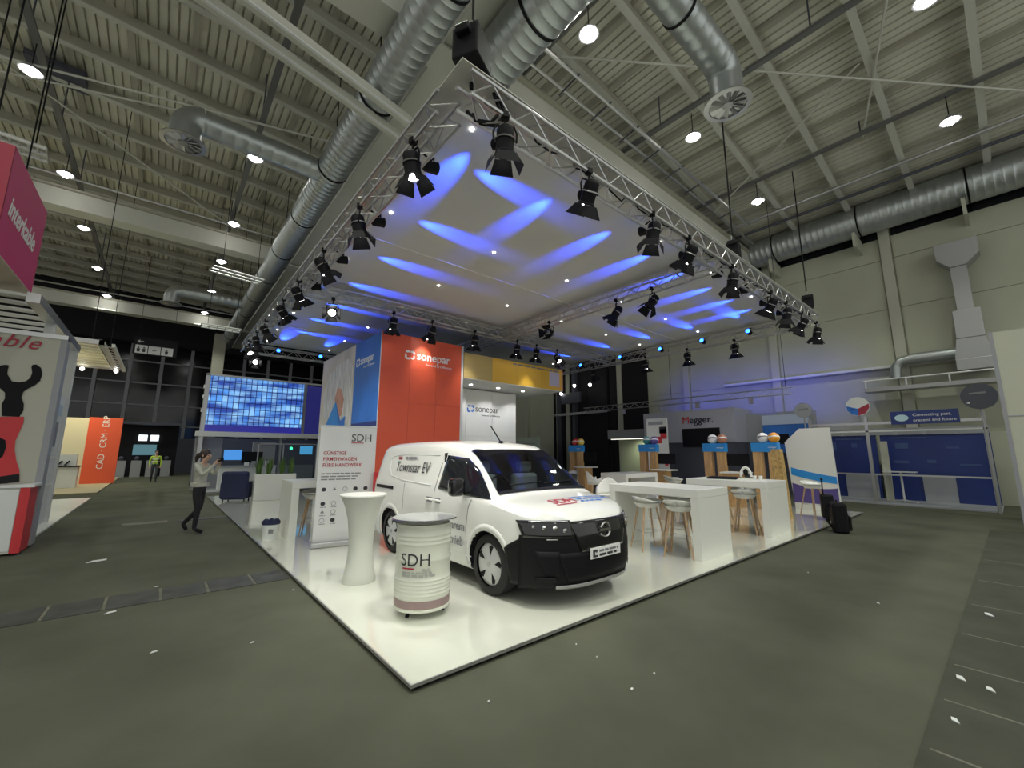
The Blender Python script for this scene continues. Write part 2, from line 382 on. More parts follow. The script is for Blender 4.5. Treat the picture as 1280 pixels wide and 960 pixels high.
MB().prism([(-.34, 5.6), (.34, 5.6), (.45, 4.9), (-.45, 4.9)], (-.3, 0, 0), (0, 1, 0), (0, 0, 1), (.6, 0, 0)).build('lower_taper', 'alud', dd)
MB().box(-.3, -.45, 4.5, .3, .45, 4.9).build('fan_box', 'alud', dd, bev=.02)
MB().cyl((-.1, .4, 5.15), (-.1, 1.6, 5.15), .19, n=16).build('side_pipe', 'galv', dd, smooth=True)
MB().tube([(-.1, 1.55, 5.15), (-.1, 1.85, 5.1), (-.1, 2.0, 4.9), (-.1, 2.05, 4.45)], .16, 12).build('side_bend', 'galv', dd, smooth=True)
rl = thing('service_gantry', 'narrow metal gantry with handrail fixed along the cream wall above the blue booth', 'gantry', (19.2, -3, 0))
MB().box(-.15, 0, 4.0, .5, 3.5, 4.14).build('deck', 'alud', rl)
MB().tube([(-.1, 0, 4.42), (-.1, 3.5, 4.42)], .03, 8).build('handrail', 'white2', rl)
for y in (.05, 1.2, 2.3, 3.45): MB().tube([(-.1, y, 4.1), (-.1, y, 4.42)], .025, 6).build('baluster', 'white2', rl)
# ------------------------------------------------------------------ hall lamps on the trays
lp = MB().lathe([(.05, .16), (.09, .14), (.22, 0), (.23, -.02), (.20, -.02), (.08, .12)], 18); 
ROW = {-9.9: 'outermost left row', -5.0: 'row above the left aisle', -.17: 'row beside the long left duct', 4.89: 'row nearest the thick duct', 9.7: 'middle row right of the canopy', 14.66: 'row nearest the cream wall'}
LAMPN = {}
def hall_lamp(x, y):
    if (x < 1 and y < 3) or y < -5: lab = 'hall lamp overhead behind the viewpoint, ' + ROW[x]
    else:
        i = LAMPN[x] = LAMPN.get(x, -1) + 1; lab = 'bright hall lamp, %s from the near end, %s' % (ORD[i], ROW[x])
    t = thing('hall_lamp', lab, 'lamp', (x, y, 11.0), 0, 'high bay lamps in a grid under the hall roof')
    link('cord', hl['cord'], None, t); link('shade', hl['shade'], None, t); link('bulb', hl['bulb'], None, t)
    spot('lamp_light', t, (x, y, 10.8), (x, y, 0), HALL_W, HAZE, 118, .7, .15)
HALL_W = 330.
hl = {}
hl['shade'] = lp.mesh('shade'); shade(hl['shade']); hl['shade'].materials.append(M['grey'])
hl['cord'] = MB().tube([(0, 0, .15), (0, 0, .8)], .012, 6).mesh('cord'); hl['cord'].materials.append(M['black'])
hl['bulb'] = MB().sphere((0, 0, -.02), .115, 12, 8).mesh('bulb'); hl['bulb'].materials.append(M['lamp_on'])
for x in (-9.9, -5.0, -.17, 4.89, 9.7, 14.66):
    for y in (-7.9, -2.9, 2.1, 11.65, 16.75, 21.25, 26.35, 31.4):
        if y > 3 and x > 1: continue
        if x < -6 and 3 < y < 20: continue
        hall_lamp(x, y)
# ================================================================== THE STAND: platform, truss, canopy
PZ = .05
plat = thing('stand_platform', 'glossy white raised stand floor with a dark edge on the grey carpet', 'platform')
MB().box(.015, .015, 0, 13.7, 16.1, .038).build('edge_base', 'plastic', plat)
XS = [0, 3.4, 6.85, 10.3, 13.715]; YS = [0, 4.05, 8.05, 12.05, 16.115]
MB().box(0, 0, .036, 13.715, 16.115, .05).build('top_slab', 'gloss_white', plat)
MB().box(-.012, -.012, .030, -.0, 16.115, .052).build('edge_trim', 'alu', plat)
MB().box(0, -.012, .030, 13.715, -.0, .052).build('edge_trim', 'alu', plat)
tag(plat, kind='structure')
TX, TY, ZL, ZH, HW = (.58, 6.9, 12.95), (.45, 7.6, 15.4), 5.4, 5.69, .145
def truss(label, p0, p1):
    p0, p1 = V(p0), V(p1); d = (p1 - p0); L = d.length; d /= L; a = V((-d.y, d.x, 0))
    t = thing('lighting_truss', label, 'truss', (p0.x, p0.y, ZL), math.atan2(d.y, d.x), 'box trusses of the stand')
    for sy in (-HW, HW):
        for z in (0, ZH - ZL): MB().tube([(0, sy, z), (L, sy, z)], .025, 8).build('chord', 'alu', t, smooth=True)
    n = int(L / .29); st = L / n; ms = {}
    for key, q0, q1 in (('a', (0, -HW, 0), (st, -HW, .29)), ('b', (0, -HW, .29), (st, -HW, 0)), ('c', (0, -HW, 0), (st, HW, 0)), ('d', (0, HW, 0), (st, -HW, 0))):
        me = MB().tube([q0, q1], .011, 5).mesh('brace'); me.materials.append(M['alu']); ms[key] = me
    for i in range(n):
        k = ('a', 'b')[i % 2]; k2 = ('c', 'd')[i % 2]
        link('brace', ms[k], None, t, (i * st, 0, 0)); link('brace', ms[k], None, t, (i * st, 2 * HW, 0))
        link('brace', ms[k2], None, t, (i * st, 0, 0)); link('brace', ms[k2], None, t, (i * st, 0, ZH - ZL))
    return t
truss('near aluminium box truss on the right, running along the front of the white canopy', (TX[0], TY[0], 0), (TX[2], TY[0], 0))
truss('near aluminium box truss on the left, running back from the corner above the drum table', (TX[0], TY[0] + .3, 0), (TX[0], TY[2], 0))
truss('aluminium cross truss passing just above the red and blue tower', (TX[0] + .2, TY[1], 0), (TX[2] - .2, TY[1], 0))
truss('aluminium cross truss running from the right front truss towards the yellow header', (TX[1], TY[0] + .2, 0), (TX[1], TY[1] - .15, 0))
truss('aluminium cross truss continuing behind the yellow header', (TX[1], TY[1] + .15, 0), (TX[1], TY[2] - .2, 0))
truss('far right aluminium box truss at the back of the canopy towards the cream wall', (TX[2], TY[0] + .3, 0), (TX[2], TY[2], 0))
truss('far left aluminium box truss above the large video wall', (TX[0] + .2, TY[2], 0), (TX[2] - .2, TY[2], 0))
can = thing('stand_canopy', 'large white fabric ceiling panel stretched over the stand inside the truss frame', 'canopy', (0, 0, 5.82))
cy = [.35, 4.66, 8.9, 12.2, 15.5]
for i in range(4):
    MB().box(.5, cy[i] + .006, 0, 13.05, cy[i + 1] - .006, .012).build('fabric_panel', 'fabric', can)
    if i: MB().box(.5, cy[i] - .012, -.012, 13.05, cy[i] + .012, .014).build('seam', 'letter', can)
pinm = MB().lathe([(.001, 0), (.028, 0), (.028, -.015), (.001, -.018)], 12).mesh('pin'); pinm.materials.append(M['pin'])
for x in (1.14, 3.42, 5.66, 7.9, 10.2, 12.3):
    for y in (1.11, 3.6, 5.9, 8.05, 10.6, 12.9, 14.8): link('pin_light', pinm, None, can, (x, y, -.004))
# ------------------------------------------------------------------ spotlights
def lampset(tilt, glow):
    c, s = math.cos(tilt), math.sin(tilt); d = V((s, 0, -c)); e = V((c, 0, s)); w = V((0, 1, 0)); ctr = V((0, 0, -.36)); r = {}
    r['clamp'] = (MB().box(-.05, -.04, -.03, .05, .04, .05).cyl((0, 0, -.14), (0, 0, -.02), .016, n=8).box(-.035, -.055, -.02, .035, .055, .02), 'black')
    r['yoke'] = (MB().tube([ctr + w * .15, ctr + w * .155 + V((0, 0, .13)), V((0, .12, -.14)), V((0, -.12, -.14)), ctr - w * .155 + V((0, 0, .13)), ctr - w * .15], .014, 6), 'black')
    b0 = ctr - d * .20; r['housing'] = (MB().lathe([(.06, 0), (.10, .03), (.115, .06), (.115, .15), (.125, .16), (.125, .19), (.115, .20), (.115, .33), (.14, .35), (.14, .37)], 16, b0, d), 'black')
    f = ctr + d * .172; r['lens'] = (MB().lathe([(.001, 0), (.10, 0), (.10, .004), (.001, .012)], 16, f, d), 'lamp_white' if glow else 'glassd')
    r['cooling_ring'] = (MB().lathe([(.132, .0), (.14, .01), (.132, .02)], 16, ctr - d * .03, d, cap=False), 'alud')
    fl = []
    for a, b in ((e, w), (-e, w), (w, e), (-w, e)):
        o = f + a * .13; t = o + a * .10 + d * .17
        fl.append(MB().add([o - b * .11, o + b * .11, t + b * .16, t - b * .16, o - b * .11 + a * .004, o + b * .11 + a * .004, t + b * .16 + a * .004, t - b * .16 + a * .004], [(0, 1, 2, 3), (7, 6, 5, 4), (0, 4, 5, 1), (1, 5, 6, 2), (2, 6, 7, 3), (3, 7, 4, 0)]))
    out = []
    for k, (mb, m) in r.items():
        me = mb.mesh(k); fixn(me); me.materials.append(M[m])
        if k != 'yoke': shade(me)
        out.append((k, me))
    for mb in fl:
        me = mb.mesh('barn_door'); fixn(me); me.materials.append(M['black']); out.append(('barn_door', me))
    return out, f, d
LS = {t: lampset(math.radians(t), g) for t, g in ((12, 1), (35, 1), (60, 1), (80, 0), (36, 0))}
def stage_lamp(x, y, tilt, az, label, group, watt=0., z=ZL - .012, col=(1, .97, .90), cone=70):
    t = thing('stage_spotlight', label, 'spotlight', (x, y, z), math.radians(az), group)
    parts, f, d = LS[tilt]
    t.scale = (.86, .86, .86)
    for k, me in parts: link(k, me, None, t)
    if watt:
        mt = t.matrix_basis; p = mt @ (f + d * .03); spot('spot_light', t, p, mt @ (f + d * 2), watt, col, cone, .8, .10)
    return t
gR, gL, gX, gY, gF = 'spotlights on the right front truss', 'spotlights on the left truss', 'spotlights on the truss above the tower', 'spotlights on the cross truss', 'spotlights on the far truss'
W = 190.
RL = 'black barn-door spotlight, %s from the near corner on the right front truss'
LL = 'black barn-door spotlight, %s from the near corner on the left truss'
stage_lamp(1.05, .305, 12, 60, 'biggest black barn-door spotlight under the right front truss, nearest the truss corner', gR, W)
stage_lamp(2.5, .305, 35, 75, 'black barn-door spotlight with lit lens, second from the corner on the right front truss', gR, W)
for i, (x, tl, az) in enumerate([(4.05, 12, 120), (5.2, 35, 90), (6.95, 12, 100), (9.05, 35, 80), (10.1, 12, 110), (11.3, 35, 95), (12.6, 12, 90)]):
    stage_lamp(x, .305, tl, az, RL % ORD[i + 2], gR, W * (.8 if i < 4 else .45))
stage_lamp(.435, 1.33, 12, 10, 'black barn-door spotlight nearest the truss corner on the left truss', gL, W)
stage_lamp(.435, 3.1, 12, -20, 'black barn-door spotlight second from the corner on the left truss', gL, W)
for i, (y, tl, az) in enumerate([(4.95, 35, -10), (6.8, 35, 20), (8.3, 35, 0), (10.5, 35, -30), (12.0, 12, 0), (13.4, 35, -60)]):
    stage_lamp(.435, y, tl, az, LL % ORD[i + 2], gL, W * (.6 if i < 3 else .3))
stage_lamp(1.37, 7.455, 60, -110, 'spotlight with glaring white lens hanging under the truss left of the blue tower side', gX, 0)
for i, (x, tl, az) in enumerate([(2.95, 12, 90), (4.13, 35, 90), (5.63, 12, 80), (7.37, 12, 90), (8.27, 12, 90), (9.32, 35, -90)]):
    stage_lamp(x, 7.455, tl, az, 'small black spotlight, %s from the left on the truss above the red and yellow walls' % ORD[i], gX, W * .25 if i in (1, 2, 4) else 0)
for i, (y, tl, az) in enumerate(((1.98, 36, 150), (2.97, 36, 120), (5.3, 80, 200))):
    stage_lamp(6.755, y, tl, az, 'black barn-door spotlight, %s from the front truss on the cross truss to the header' % ORD[i], gY, W * .4 if y < 5 else 0)
for i, (y, tl, az) in enumerate(((2.64, 12, 0), (4.28, 12, 0), (5.99, 12, 0), (8.57, 35, 0))):
    stage_lamp(12.805, y, tl, az, 'black spotlight, %s from the right under the far truss towards the cream wall' % ORD[i], gF, W * .35)
for x in (.72,): stage_lamp(x + .2, 15.255, 60, -100, 'spotlight with bright white lens at the far left truss corner', gF, 0)
# small blue wash lights
def bset():
    r = {}
    r['bracket'] = (MB().tube([(0, -.07, 0), (0, -.075, .10), (0, .075, .10), (0, .07, 0)], .01, 6), 'black')
    r['arm'] = (MB().tube([(0, 0, .10), (-.195, 0, .17)], .014, 6), 'black')
    d = V((math.cos(.22), 0, math.sin(.22)))
    r['can'] = (MB().lathe([(.05, -.12), (.075, -.09), (.08, .08), (.085, .09)], 14, (0, 0, 0), d), 'black')
    r['lens'] = (MB().lathe([(.001, .092), (.07, .092), (.07, .096), (.001, .098)], 14, (0, 0, 0), d), 'lamp_blue')
    o = []
    for k, (mb, m) in r.items():
        me = mb.mesh(k); fixn(me); me.materials.append(M[m]); shade(me); o.append((k, me))
    return o, d
BS, BD = bset()
def blue_lamp(x, y, az, label, group, watt=60., z=5.52, cone=22., col=(.015, .06, 1.)):
    t = thing('wash_light', label, 'wash light', (x, y, z), math.radians(az), group)
    for k, me in BS: link(k, me, None, t)
    mt = t.matrix_basis; p = mt @ (BD * .11); spot('wash_beam', t, p, mt @ (BD * 3 + V((0, 0, 0.0))), watt, col, cone, .9, .03)
BW = 1150.
for i, x in enumerate((1.35, 3.0, 4.6, 6.0, 7.4, 8.8, 10.1, 11.3)):
    blue_lamp(x, .78, 90, 'small wash light with blue streak, %s from the near corner on the right front truss' % ORD[i], 'blue wash lights on the right front truss', BW)
for i, y in enumerate((1.75, 3.55, 5.4, 7.25, 9.1, 10.9, 12.7)):
    blue_lamp(.91, y, 0, 'small wash light with blue streak, %s from the near corner on the left truss' % ORD[i], 'blue wash lights on the left truss', BW)
for i, y in enumerate((2.1, 3.6, 5.2, 7.0, 9.1)):
    blue_lamp(12.62, y, 180, 'wash light with glowing blue lens, %s from the right on the far right truss' % ORD[i], 'blue wash lights on the far right truss', BW * .8)
for i, x in enumerate((1.6, 3.15, 5.0)):
    blue_lamp(x, 15.07, -90, 'wash light with glowing blue lens, %s from the left on the far left truss' % ORD[i], 'blue wash lights on the far left truss', BW * .8)
# hoists and cables
def hoist(x, y, z, label, rz=0., big=1.):
    t = thing('chain_hoist', label, 'hoist', (x, y, z), rz)
    MB().box(-.17 * big, -.14 * big, 0, .17 * big, .14 * big, .36 * big).build('motor_box', 'black', t, bev=.02)
    MB().box(-.24 * big, -.09, .24, .24 * big, .09, .34).build('gear_case', 'plastic', t, bev=.02)
    MB().tube([(0, 0, -.26), (0, 0, 0)], .025, 8).build('lower_hook', 'black', t)
    MB().tube([(0, 0, .3), (0, 0, 4.5)], .016, 6).build('chain', 'black', t)
    MB().tube([(-.15, 0, .34), (-.15, 0, .46), (.15, 0, .46), (.15, 0, .34)], .012, 6).build('handle', 'alu', t)
    return t
hoist(.75, .55, 6.0, 'black chain hoist box above the near corner of the trusses', .5, 1.15)
hoist(12.85, .5, 5.95, 'black chain hoist above the far right truss corner', .3)
hoist(7.8, .55, 5.95, 'black chain hoist above the middle of the right front truss', .2, .9)
cb = thing('power_cable', 'bundle of thick black cables looping down beside the near truss corner', 'cable', (0, 0, 0))
for k, off in enumerate((0, .07)):
    MB().tube([(.80 + off, .55, 6.0), (1.02 + off, .50, 5.85), (1.1 + off, .46, 5.6), (1.0 + off, .5, 5.42), (.82 + off, .58, 5.40), (.74 + off, .62, 5.5)], .022, 8).build('cable', 'black', cb, smooth=True)
for i in range(14):
    x = 1.6 + i * .75; z = 5.45 + .06 * math.sin(i * 2.1)
    MB().tube([(x, .52, 5.70), (x + .12, .5, 5.55), (x + .3, .42, z), (x + .5, .5, 5.58), (x + .62, .55, 5.70)], .013, 6).build('cable', 'black', cb, smooth=True)
# ================================================================== THE VAN  (local: x across, y from nose to tail, z up)
van = thing('delivery_van', 'white electric panel van with black bumper parked on the white stand floor', 'van', (2.42, .2, PZ))
# stations: y, zb, w_sill, w_mid, z_belt, w_belt, z_edge, w_edge, z_top
ST = [(.012, .30, .28, .30, .74, .29, .79, .25, .80), (.05, .25, .42, .45, .79, .43, .85, .38, .87), (.10, .22, .53, .56, .82, .545, .895, .48, .92),
      (.20, .20, .67, .70, .86, .685, .945, .60, .975), (.30, .20, .77, .80, .90, .79, .975, .70, 1.01), (.42, .20, .85, .885, .93, .87, 1.0, .77, 1.04),
      (.62, .20, .88, .92, .965, .905, 1.03, .80, 1.065), (.78, .20, .88, .925, .99, .91, 1.05, .80, 1.09), (.88, .20, .88, .93, 1.01, .91, 1.085, .795, 1.115),
      (1.20, .20, .88, .93, 1.05, .91, 1.33, .75, 1.355), (1.45, .20, .88, .93, 1.08, .91, 1.51, .725, 1.54), (1.62, .20, .88, .93, 1.09, .91, 1.60, .72, 1.65), (1.90, .20, .88, .93, 1.10, .91, 1.66, .73, 1.755),
      (2.40, .20, .88, .93, 1.10, .91, 1.685, .75, 1.80), (3.2, .20, .88, .93, 1.11, .91, 1.69, .765, 1.805), (3.9, .20, .88, .93, 1.12, .905, 1.68, .76, 1.79),
      (4.25, .22, .87, .92, 1.12, .90, 1.65, .755, 1.755), (4.38, .26, .85, .90, 1.11, .88, 1.58, .74, 1.69), (4.45, .32, .82, .87, 1.08, .85, 1.40, .73, 1.50), (4.47, .36, .80, .85, 1.04, .83, 1.24, .75, 1.28)]
def cr(p0, p1, p2, p3, t): return .5 * (2 * p1 + (p2 - p0) * t + (2 * p0 - 5 * p1 + 4 * p2 - p3) * t * t + (3 * p1 - p0 - 3 * p2 + p3) * t ** 3)
def station(y):
    n = len(ST); i = max(k for k in range(n - 1) if ST[k][0] <= y or k == 0); i = min(i, n - 2)
    h = ST[i + 1][0] - ST[i][0]; t = min(1, max(0, (y - ST[i][0]) / h)); out = []
    for c in range(1, 9):                      # monotone hermite
        def sl(a): return (ST[a + 1][c] - ST[a][c]) / (ST[a + 1][0] - ST[a][0])
        def tg(a):
            if a == 0: return sl(0)
            if a == n - 1: return sl(n - 2)
            s0, s1 = sl(a - 1), sl(a); return 0 if s0 * s1 <= 0 else 2 * s0 * s1 / (s0 + s1)
        m0, m1 = tg(i) * h, tg(i + 1) * h
        out.append((2 * t ** 3 - 3 * t * t + 1) * ST[i][c] + (t ** 3 - 2 * t * t + t) * m0 + (-2 * t ** 3 + 3 * t * t) * ST[i + 1][c] + (t ** 3 - t * t) * m1)
    return out
def ctrl(y):
    zb, ws, wm, zbe, wb, ze, we, zt = station(y)
    zm = zb + (zbe - zb) * .48
    return [(ws * .9, zb), (ws, zb + .04), (wm, zm), (wb, zbe), (we, ze), (we * .62, ze + (zt - ze) * .80), (0., zt)]
def sec(y, t):                                   # t 0..6 half section -> (x,z), x>0
    P = ctrl(y); i = min(5, int(t)); u = t - i
    a = P[max(i - 1, 0)]; b = P[i]; c = P[i + 1]; d = P[i + 2] if i < 5 else (-P[5][0], P[5][1])
    if i in (3,):                                # straighter window band
        d = (c[0] + (c[0] - b[0]), c[1] + (c[1] - b[1])); a = (b[0] - (c[0] - b[0]), b[1] - (c[1] - b[1]))
    return tuple(cr(a[k], b[k], c[k], d[k], u) for k in (0, 1))
def sidex(y, z):
    lo, hi = 1.0, 4.6
    for _ in range(24):
        m = (lo + hi) / 2
        if sec(y, m)[1] < z: lo = m
        else: hi = m
    return sec(y, lo)[0]
YF, YR, WR = .94, 3.62, .335
ys = [.012, .03, .05, .075, .10, .15, .20, .25, .30, .36, .42] + [.42 + .03 * k for k in range(1, 16)] + [.90, .93] + [.96 + .03 * k for k in range(0, 22)] + [1.62, 1.66, 1.70, 1.74] + [1.8 + .06 * k for k in range(0, 42)] + [4.30, 4.34, 4.38, 4.42, 4.45, 4.47]
ts = [k * .125 for k in range(0, 32)] + [4.0, 4.12, 4.4, 4.8, 5.2, 5.6, 6.0]
full = [(-1, t) for t in ts] + [(1, t) for t in reversed(ts[:-1])]
vs = []
for y in ys:
    for s, t in full:
        x, z = sec(y, t); vs.append((s * x, y, z))
nf = len(full); fs = []
for j in range(len(ys) - 1):
    ym = (ys[j] + ys[j + 1]) / 2
    for i in range(nf - 1):
        tm = (full[i][1] + full[i + 1][1]) / 2
        if tm > 4.1 and .925 < ym < 1.62: continue                      # windscreen opening
        x, z = sec(ym, tm)
        if tm < 3 and (math.hypot(ym - YF, z - .335) < .385 or math.hypot(ym - YR, z - .335) < .385): continue
        fs.append((j * nf + i, j * nf + i + 1, (j + 1) * nf + i + 1, (j + 1) * nf + i))
fs.append(tuple(range(nf - 1, -1, -1))); fs.append(tuple((len(ys) - 1) * nf + i for i in range(nf)))
MB().add(vs, fs).build('body_shell', 'paint', van, smooth=True)
MB().box(-.78, .3, .19, .78, 4.3, .26).build('underbody', 'dark', van)
def strip(yz0, yz1, m, name, side=-1, off=.006, n=24, parent=None, mid=1):
    """patch on the flank between a lower and an upper (y,z) curve given as functions of u"""
    mb = MB()
    def fn(u, v):
        y0, z0 = yz0(u); y1, z1 = yz1(u); y = y0 + (y1 - y0) * v; z = z0 + (z1 - z0) * v
        return (side * (sidex(y, z) + off), y, z)
    return mb.grid(fn, n, mid).build(name, m, parent or van, smooth=True, solid=.004)
def pl(pts):                                     # polyline by u
    def f(u):
        k = min(len(pts) - 2, int(u * (len(pts) - 1))); t = u * (len(pts) - 1) - k
        return tuple(pts[k][c] + (pts[k + 1][c] - pts[k][c]) * t for c in (0, 1))
    return f
for s in (-1, 1):
    d = strip(pl([(.94, 1.055), (1.4, 1.07), (1.9, 1.09), (2.12, 1.11)]), pl([(.96, 1.07), (1.35, 1.40), (1.6, 1.53), (2.09, 1.57)]), 'glassd', 'side_window', s, .006, 24, None, 6)
    # seams of doors and the cargo panel
    for nm, pts in (('door_seam', [(1.37, .32), (1.37, .7), (1.33, .95), (1.28, 1.03)]), ('door_seam', [(2.20, .28), (2.20, 1.1), (2.185, 1.46)]), ('door_seam', [(3.16, .28), (3.16, .8), (3.16, 1.12)]),
                    ('panel_crease', [(2.35, 1.14), (3.3, 1.17), (3.72, 1.22), (3.86, 1.34), (3.9, 1.48), (3.82, 1.54), (3.5, 1.57), (2.3, 1.57)]), ('sill_crease', [(1.28, .36), (2.2, .34), (3.2, .36)])):
        q = [(s * (sidex(y, z) + .003), y, z) for y, z in pts]
        MB().tube(q, .006 if nm != 'panel_crease' else .009, 5).build(nm, 'inkg' if nm == 'door_seam' else 'white2', van)
    strip(pl([(3.55, 1.005), (4.25, 1.005)]), pl([(3.55, 1.055), (4.25, 1.055)]), 'plastic', 'sliding_door_rail', s, .008)
    for y0, y1 in ((2.02, 2.16), (2.24, 2.40)):
        h = MB().tube([(s * .925, y0, .945), (s * .955, y0 + .02, .955), (s * .955, y1 - .02, .955), (s * .925, y1, .945)], .016, 8).build('door_handle', 'paint', van, smooth=True)
        MB().box(s * .922, y0 + .0, .915, s * .932, y1, .985).build('handle_recess', 'inkg', h)
    # mirror
    mr = MB().box(s * .96, 1.34, 1.07, s * 1.16, 1.48, 1.29).build('door_mirror', 'blackg', van, bev=.045)
    MB().tube([(s * .90, 1.42, 1.10), (s * .98, 1.42, 1.12)], .03, 8).build('mirror_arm', 'plastic', mr)
    MB().lathe([(.001, 0), (.085, 0), (.085, .006), (.001, .008)], 14, (s * 1.06, 1.478, 1.18), (0, 1, 0)).build('mirror_glass', 'chrome', mr)
    # wheels
    for yw, front in ((YF, 1), (YR, 0)):
        w = MB().lathe([(.235, -.10), (.30, -.10), (.33, -.075), (.335, 0), (.33, .075), (.30, .10), (.235, .10)], 40, (s * .80, yw, .335), (s, 0, 0), cap=False).build('tyre', 'rubber', van, smooth=True)
        hb = MB().lathe([(.001, .085), (.05, .095), (.09, .085), (.19, .088), (.23, .075), (.245, .05), (.245, 0)], 40, (s * .80, yw, .335), (s, 0, 0)).build('wheel_cover', 'hub', w, smooth=True)
        for k in range(5):
            a = math.radians(90 + 72 * k + 12); u = V((0, math.cos(a), math.sin(a))); t = V((0, -math.sin(a), math.cos(a))); c = V((s * .884, yw, .335))
            MB().prism([(.10, -.006), (.185, -.045), (.218, -.012), (.205, .028)], c, u, t, (s * .006, 0, 0)).build('cover_slot', 'black', w)
        MB().lathe([(.03, .094), (.03, .1), (.001, .101)], 14, (s * .80, yw, .335), (s, 0, 0)).build('hub_cap', 'alu', w)
        # arch liner and lip
        pts = [(yw + .385 * math.cos(a), .335 + .385 * math.sin(a)) for a in [math.pi * (-.06 + 1.12 * k / 24) for k in range(25)]]
        xo = [sidex(max(.05, y), max(.24, z)) for y, z in pts]
        MB().add([(s * (x - .02), y, z) for (y, z), x in zip(pts, xo)] + [(s * .55, y, z) for y, z in pts], [(i, i + 1, 26 + i, 25 + i) for i in range(24)]).build('arch_liner', 'dark', van)
        MB().add([(s * .62, y, z) for y, z in pts], [tuple(range(25))]).build('arch_backing', 'dark', van)
        MB().add([(s * (x + .004), yw + (y - yw) * .97, .335 + (z - .335) * .97) for (y, z), x in zip(pts, xo)] + [(s * (sidex(max(.3, yw + (y - yw) * 1.17), max(.24, .335 + (z - .335) * 1.17)) + .005), yw + (y - yw) * 1.17, .335 + (z - .335) * 1.17) for (y, z), x in zip(pts, xo)], [(i, i + 1, 26 + i, 25 + i) for i in range(24)]).build('arch_lip', 'paint', van, smooth=True, solid=.004)
# roof aerial, windscreen, wipers, interior
MB().tube([(.0, 1.86, 1.76), (.0, 2.12, 2.02)], .010, 6).build('roof_aerial', 'black', van)
MB().sphere((0, 1.86, 1.765), .035, 10, 6, (1, 1.6, .6)).build('aerial_foot', 'black', van)
def ws(u, v):
    y = .905 + .725 * v; tt = -1 + 2 * u; t = 4.06 + (6 - 4.06) * (1 - abs(tt)); x, z = sec(y, t)
    return (math.copysign(x, tt), y - .004, z + .006)
MB().grid(ws, 28, 14).build('windscreen', 'windscreen', van, smooth=True)
def wsb(u, v): x, y, z = ws(u, v * .06); return (x, y - .004, z + .004)
MB().grid(wsb, 28, 1).build('windscreen_base', 'black', van, smooth=True)
for x0, x1 in ((-.55, .02), (.05, .6)): MB().tube([(x0, 1.0, 1.205), (x1, 1.02, 1.225)], .009, 6).build('wiper', 'black', van)
MB().box(-.78, .98, .9, .78, 1.42, 1.04).build('dashboard', 'plastic', van, bev=.04)
MB().box(-.80, 2.12, .3, .80, 2.15, 1.6).build('bulkhead', 'plastic', van)
MB().box(-.80, .98, .28, .80, 2.12, .34).build('cabin_floor', 'dark', van)
for sx in (-.4, .4):
    st = MB().box(sx - .24, 1.72, .95, sx + .24, 1.86, 1.30).build('seat_back', 'white2', van, bev=.05)
    MB().box(sx - .13, 1.74, 1.32, sx + .13, 1.84, 1.48).build('head_rest', 'white2', st, bev=.04)
    MB().box(sx - .24, 1.35, .72, sx + .24, 1.85, .88).build('seat_cushion', 'greyd', van, bev=.05)
MB().tube([(-.4 + .18 * math.cos(a), 1.36 + .06 * math.sin(a), 1.12 + .17 * math.sin(a)) for a in [math.pi * 2 * k / 20 for k in range(20)]], .016, 6, True).build('steering_wheel', 'black', van)
MB().box(-.16, 1.05, 1.045, -.04, 1.2, 1.06).build('paper_on_dash', 'letter', van)
# ---------------- front end, a height field y(x,z)
def yn(z): return interp(z, [.15, .22, .35, .6, .75, .86, .95, 1.05], [.07, .035, .0, -.005, .005, .03, .09, .2])
def FY(x, z): return yn(z) + .42 * (abs(x) / .9) ** 3.2 - .012
def front(m, name, x0f, x1f, z0, z1, off=0., nx=24, nz=8, parent=None, both=False):
    o = []
    for s in ((1, -1) if both else (1,)):
        def fn(u, v):
            z = z0 + (z1 - z0) * v; a, b = x0f(z), x1f(z); x = a + (b - a) * u; return (s * x, FY(x, z) - off, z)
        o.append(MB().grid(fn, nx, nz).build(name, m, parent or van, smooth=True, solid=.004))
    return o[0]
bump = front('plastic', 'front_bumper', lambda z: -.89 - .02 * math.sin((z - .2) * 5), lambda z: .89 + .02 * math.sin((z - .2) * 5), .20, .74, .004, 48, 14)
for s in (-1, 1):
    # bumper flank reaching back to the wheel arch
    strip(pl([(.40, .22), (.56, .22)]), pl([(.36, .70), (.62, .58)]), 'plastic', 'bumper_side', s, .012, 6, None, 8)
    strip(pl([(.33, .69), (.58, .58)]), pl([(.33, .74), (.60, .60)]), 'plastic', 'bumper_edge', s, .013, 6, None, 3)
front('blackg', 'grille', lambda z: -.36 - .45 * (z - .56), lambda z: .36 + .45 * (z - .56), .56, .875, .016, 40, 8)
front('black', 'lower_grille', lambda z: -.62 + .35 * (.56 - z), lambda z: .62 - .35 * (.56 - z), .26, .56, .010, 40, 6)
front('alud', 'skid_plate', lambda z: -.62 - .2 * (z - .2), lambda z: .62 + .2 * (z - .2), .195, .235, .022, 40, 2)
front('blackg', 'headlamp', lambda z: .47, lambda z: .89 + .15 * (z - .75), .715, .89, .020, 18, 6, None, True)
for s in (-1, 1):
    for x, z, r in ((.54, .79, .030), (.63, .815, .034), (.72, .82, .030), (.80, .83, .022)): MB().sphere((s * x, FY(x, z) - .018, z), r, 12, 8, (1.1, .5, .8)).build('projector_lens', 'chrome', van, smooth=True)
front('alu', 'daytime_light', lambda z: .50, lambda z: .83, .875, .885, .026, 12, 1, None, True)
front('black', 'fog_lamp_pocket', lambda z: .60, lambda z: .80 - .3 * (.58 - z), .32, .58, .010, 8, 4, None, True)
front('plastic', 'corner_fin', lambda z: .60 + (z - .27), lambda z: .80, .27, .32, .02, 8, 2, None, True)
front('alud', 'indicator', lambda z: .62, lambda z: .72, .695, .705, .02, 6, 1, None, True)
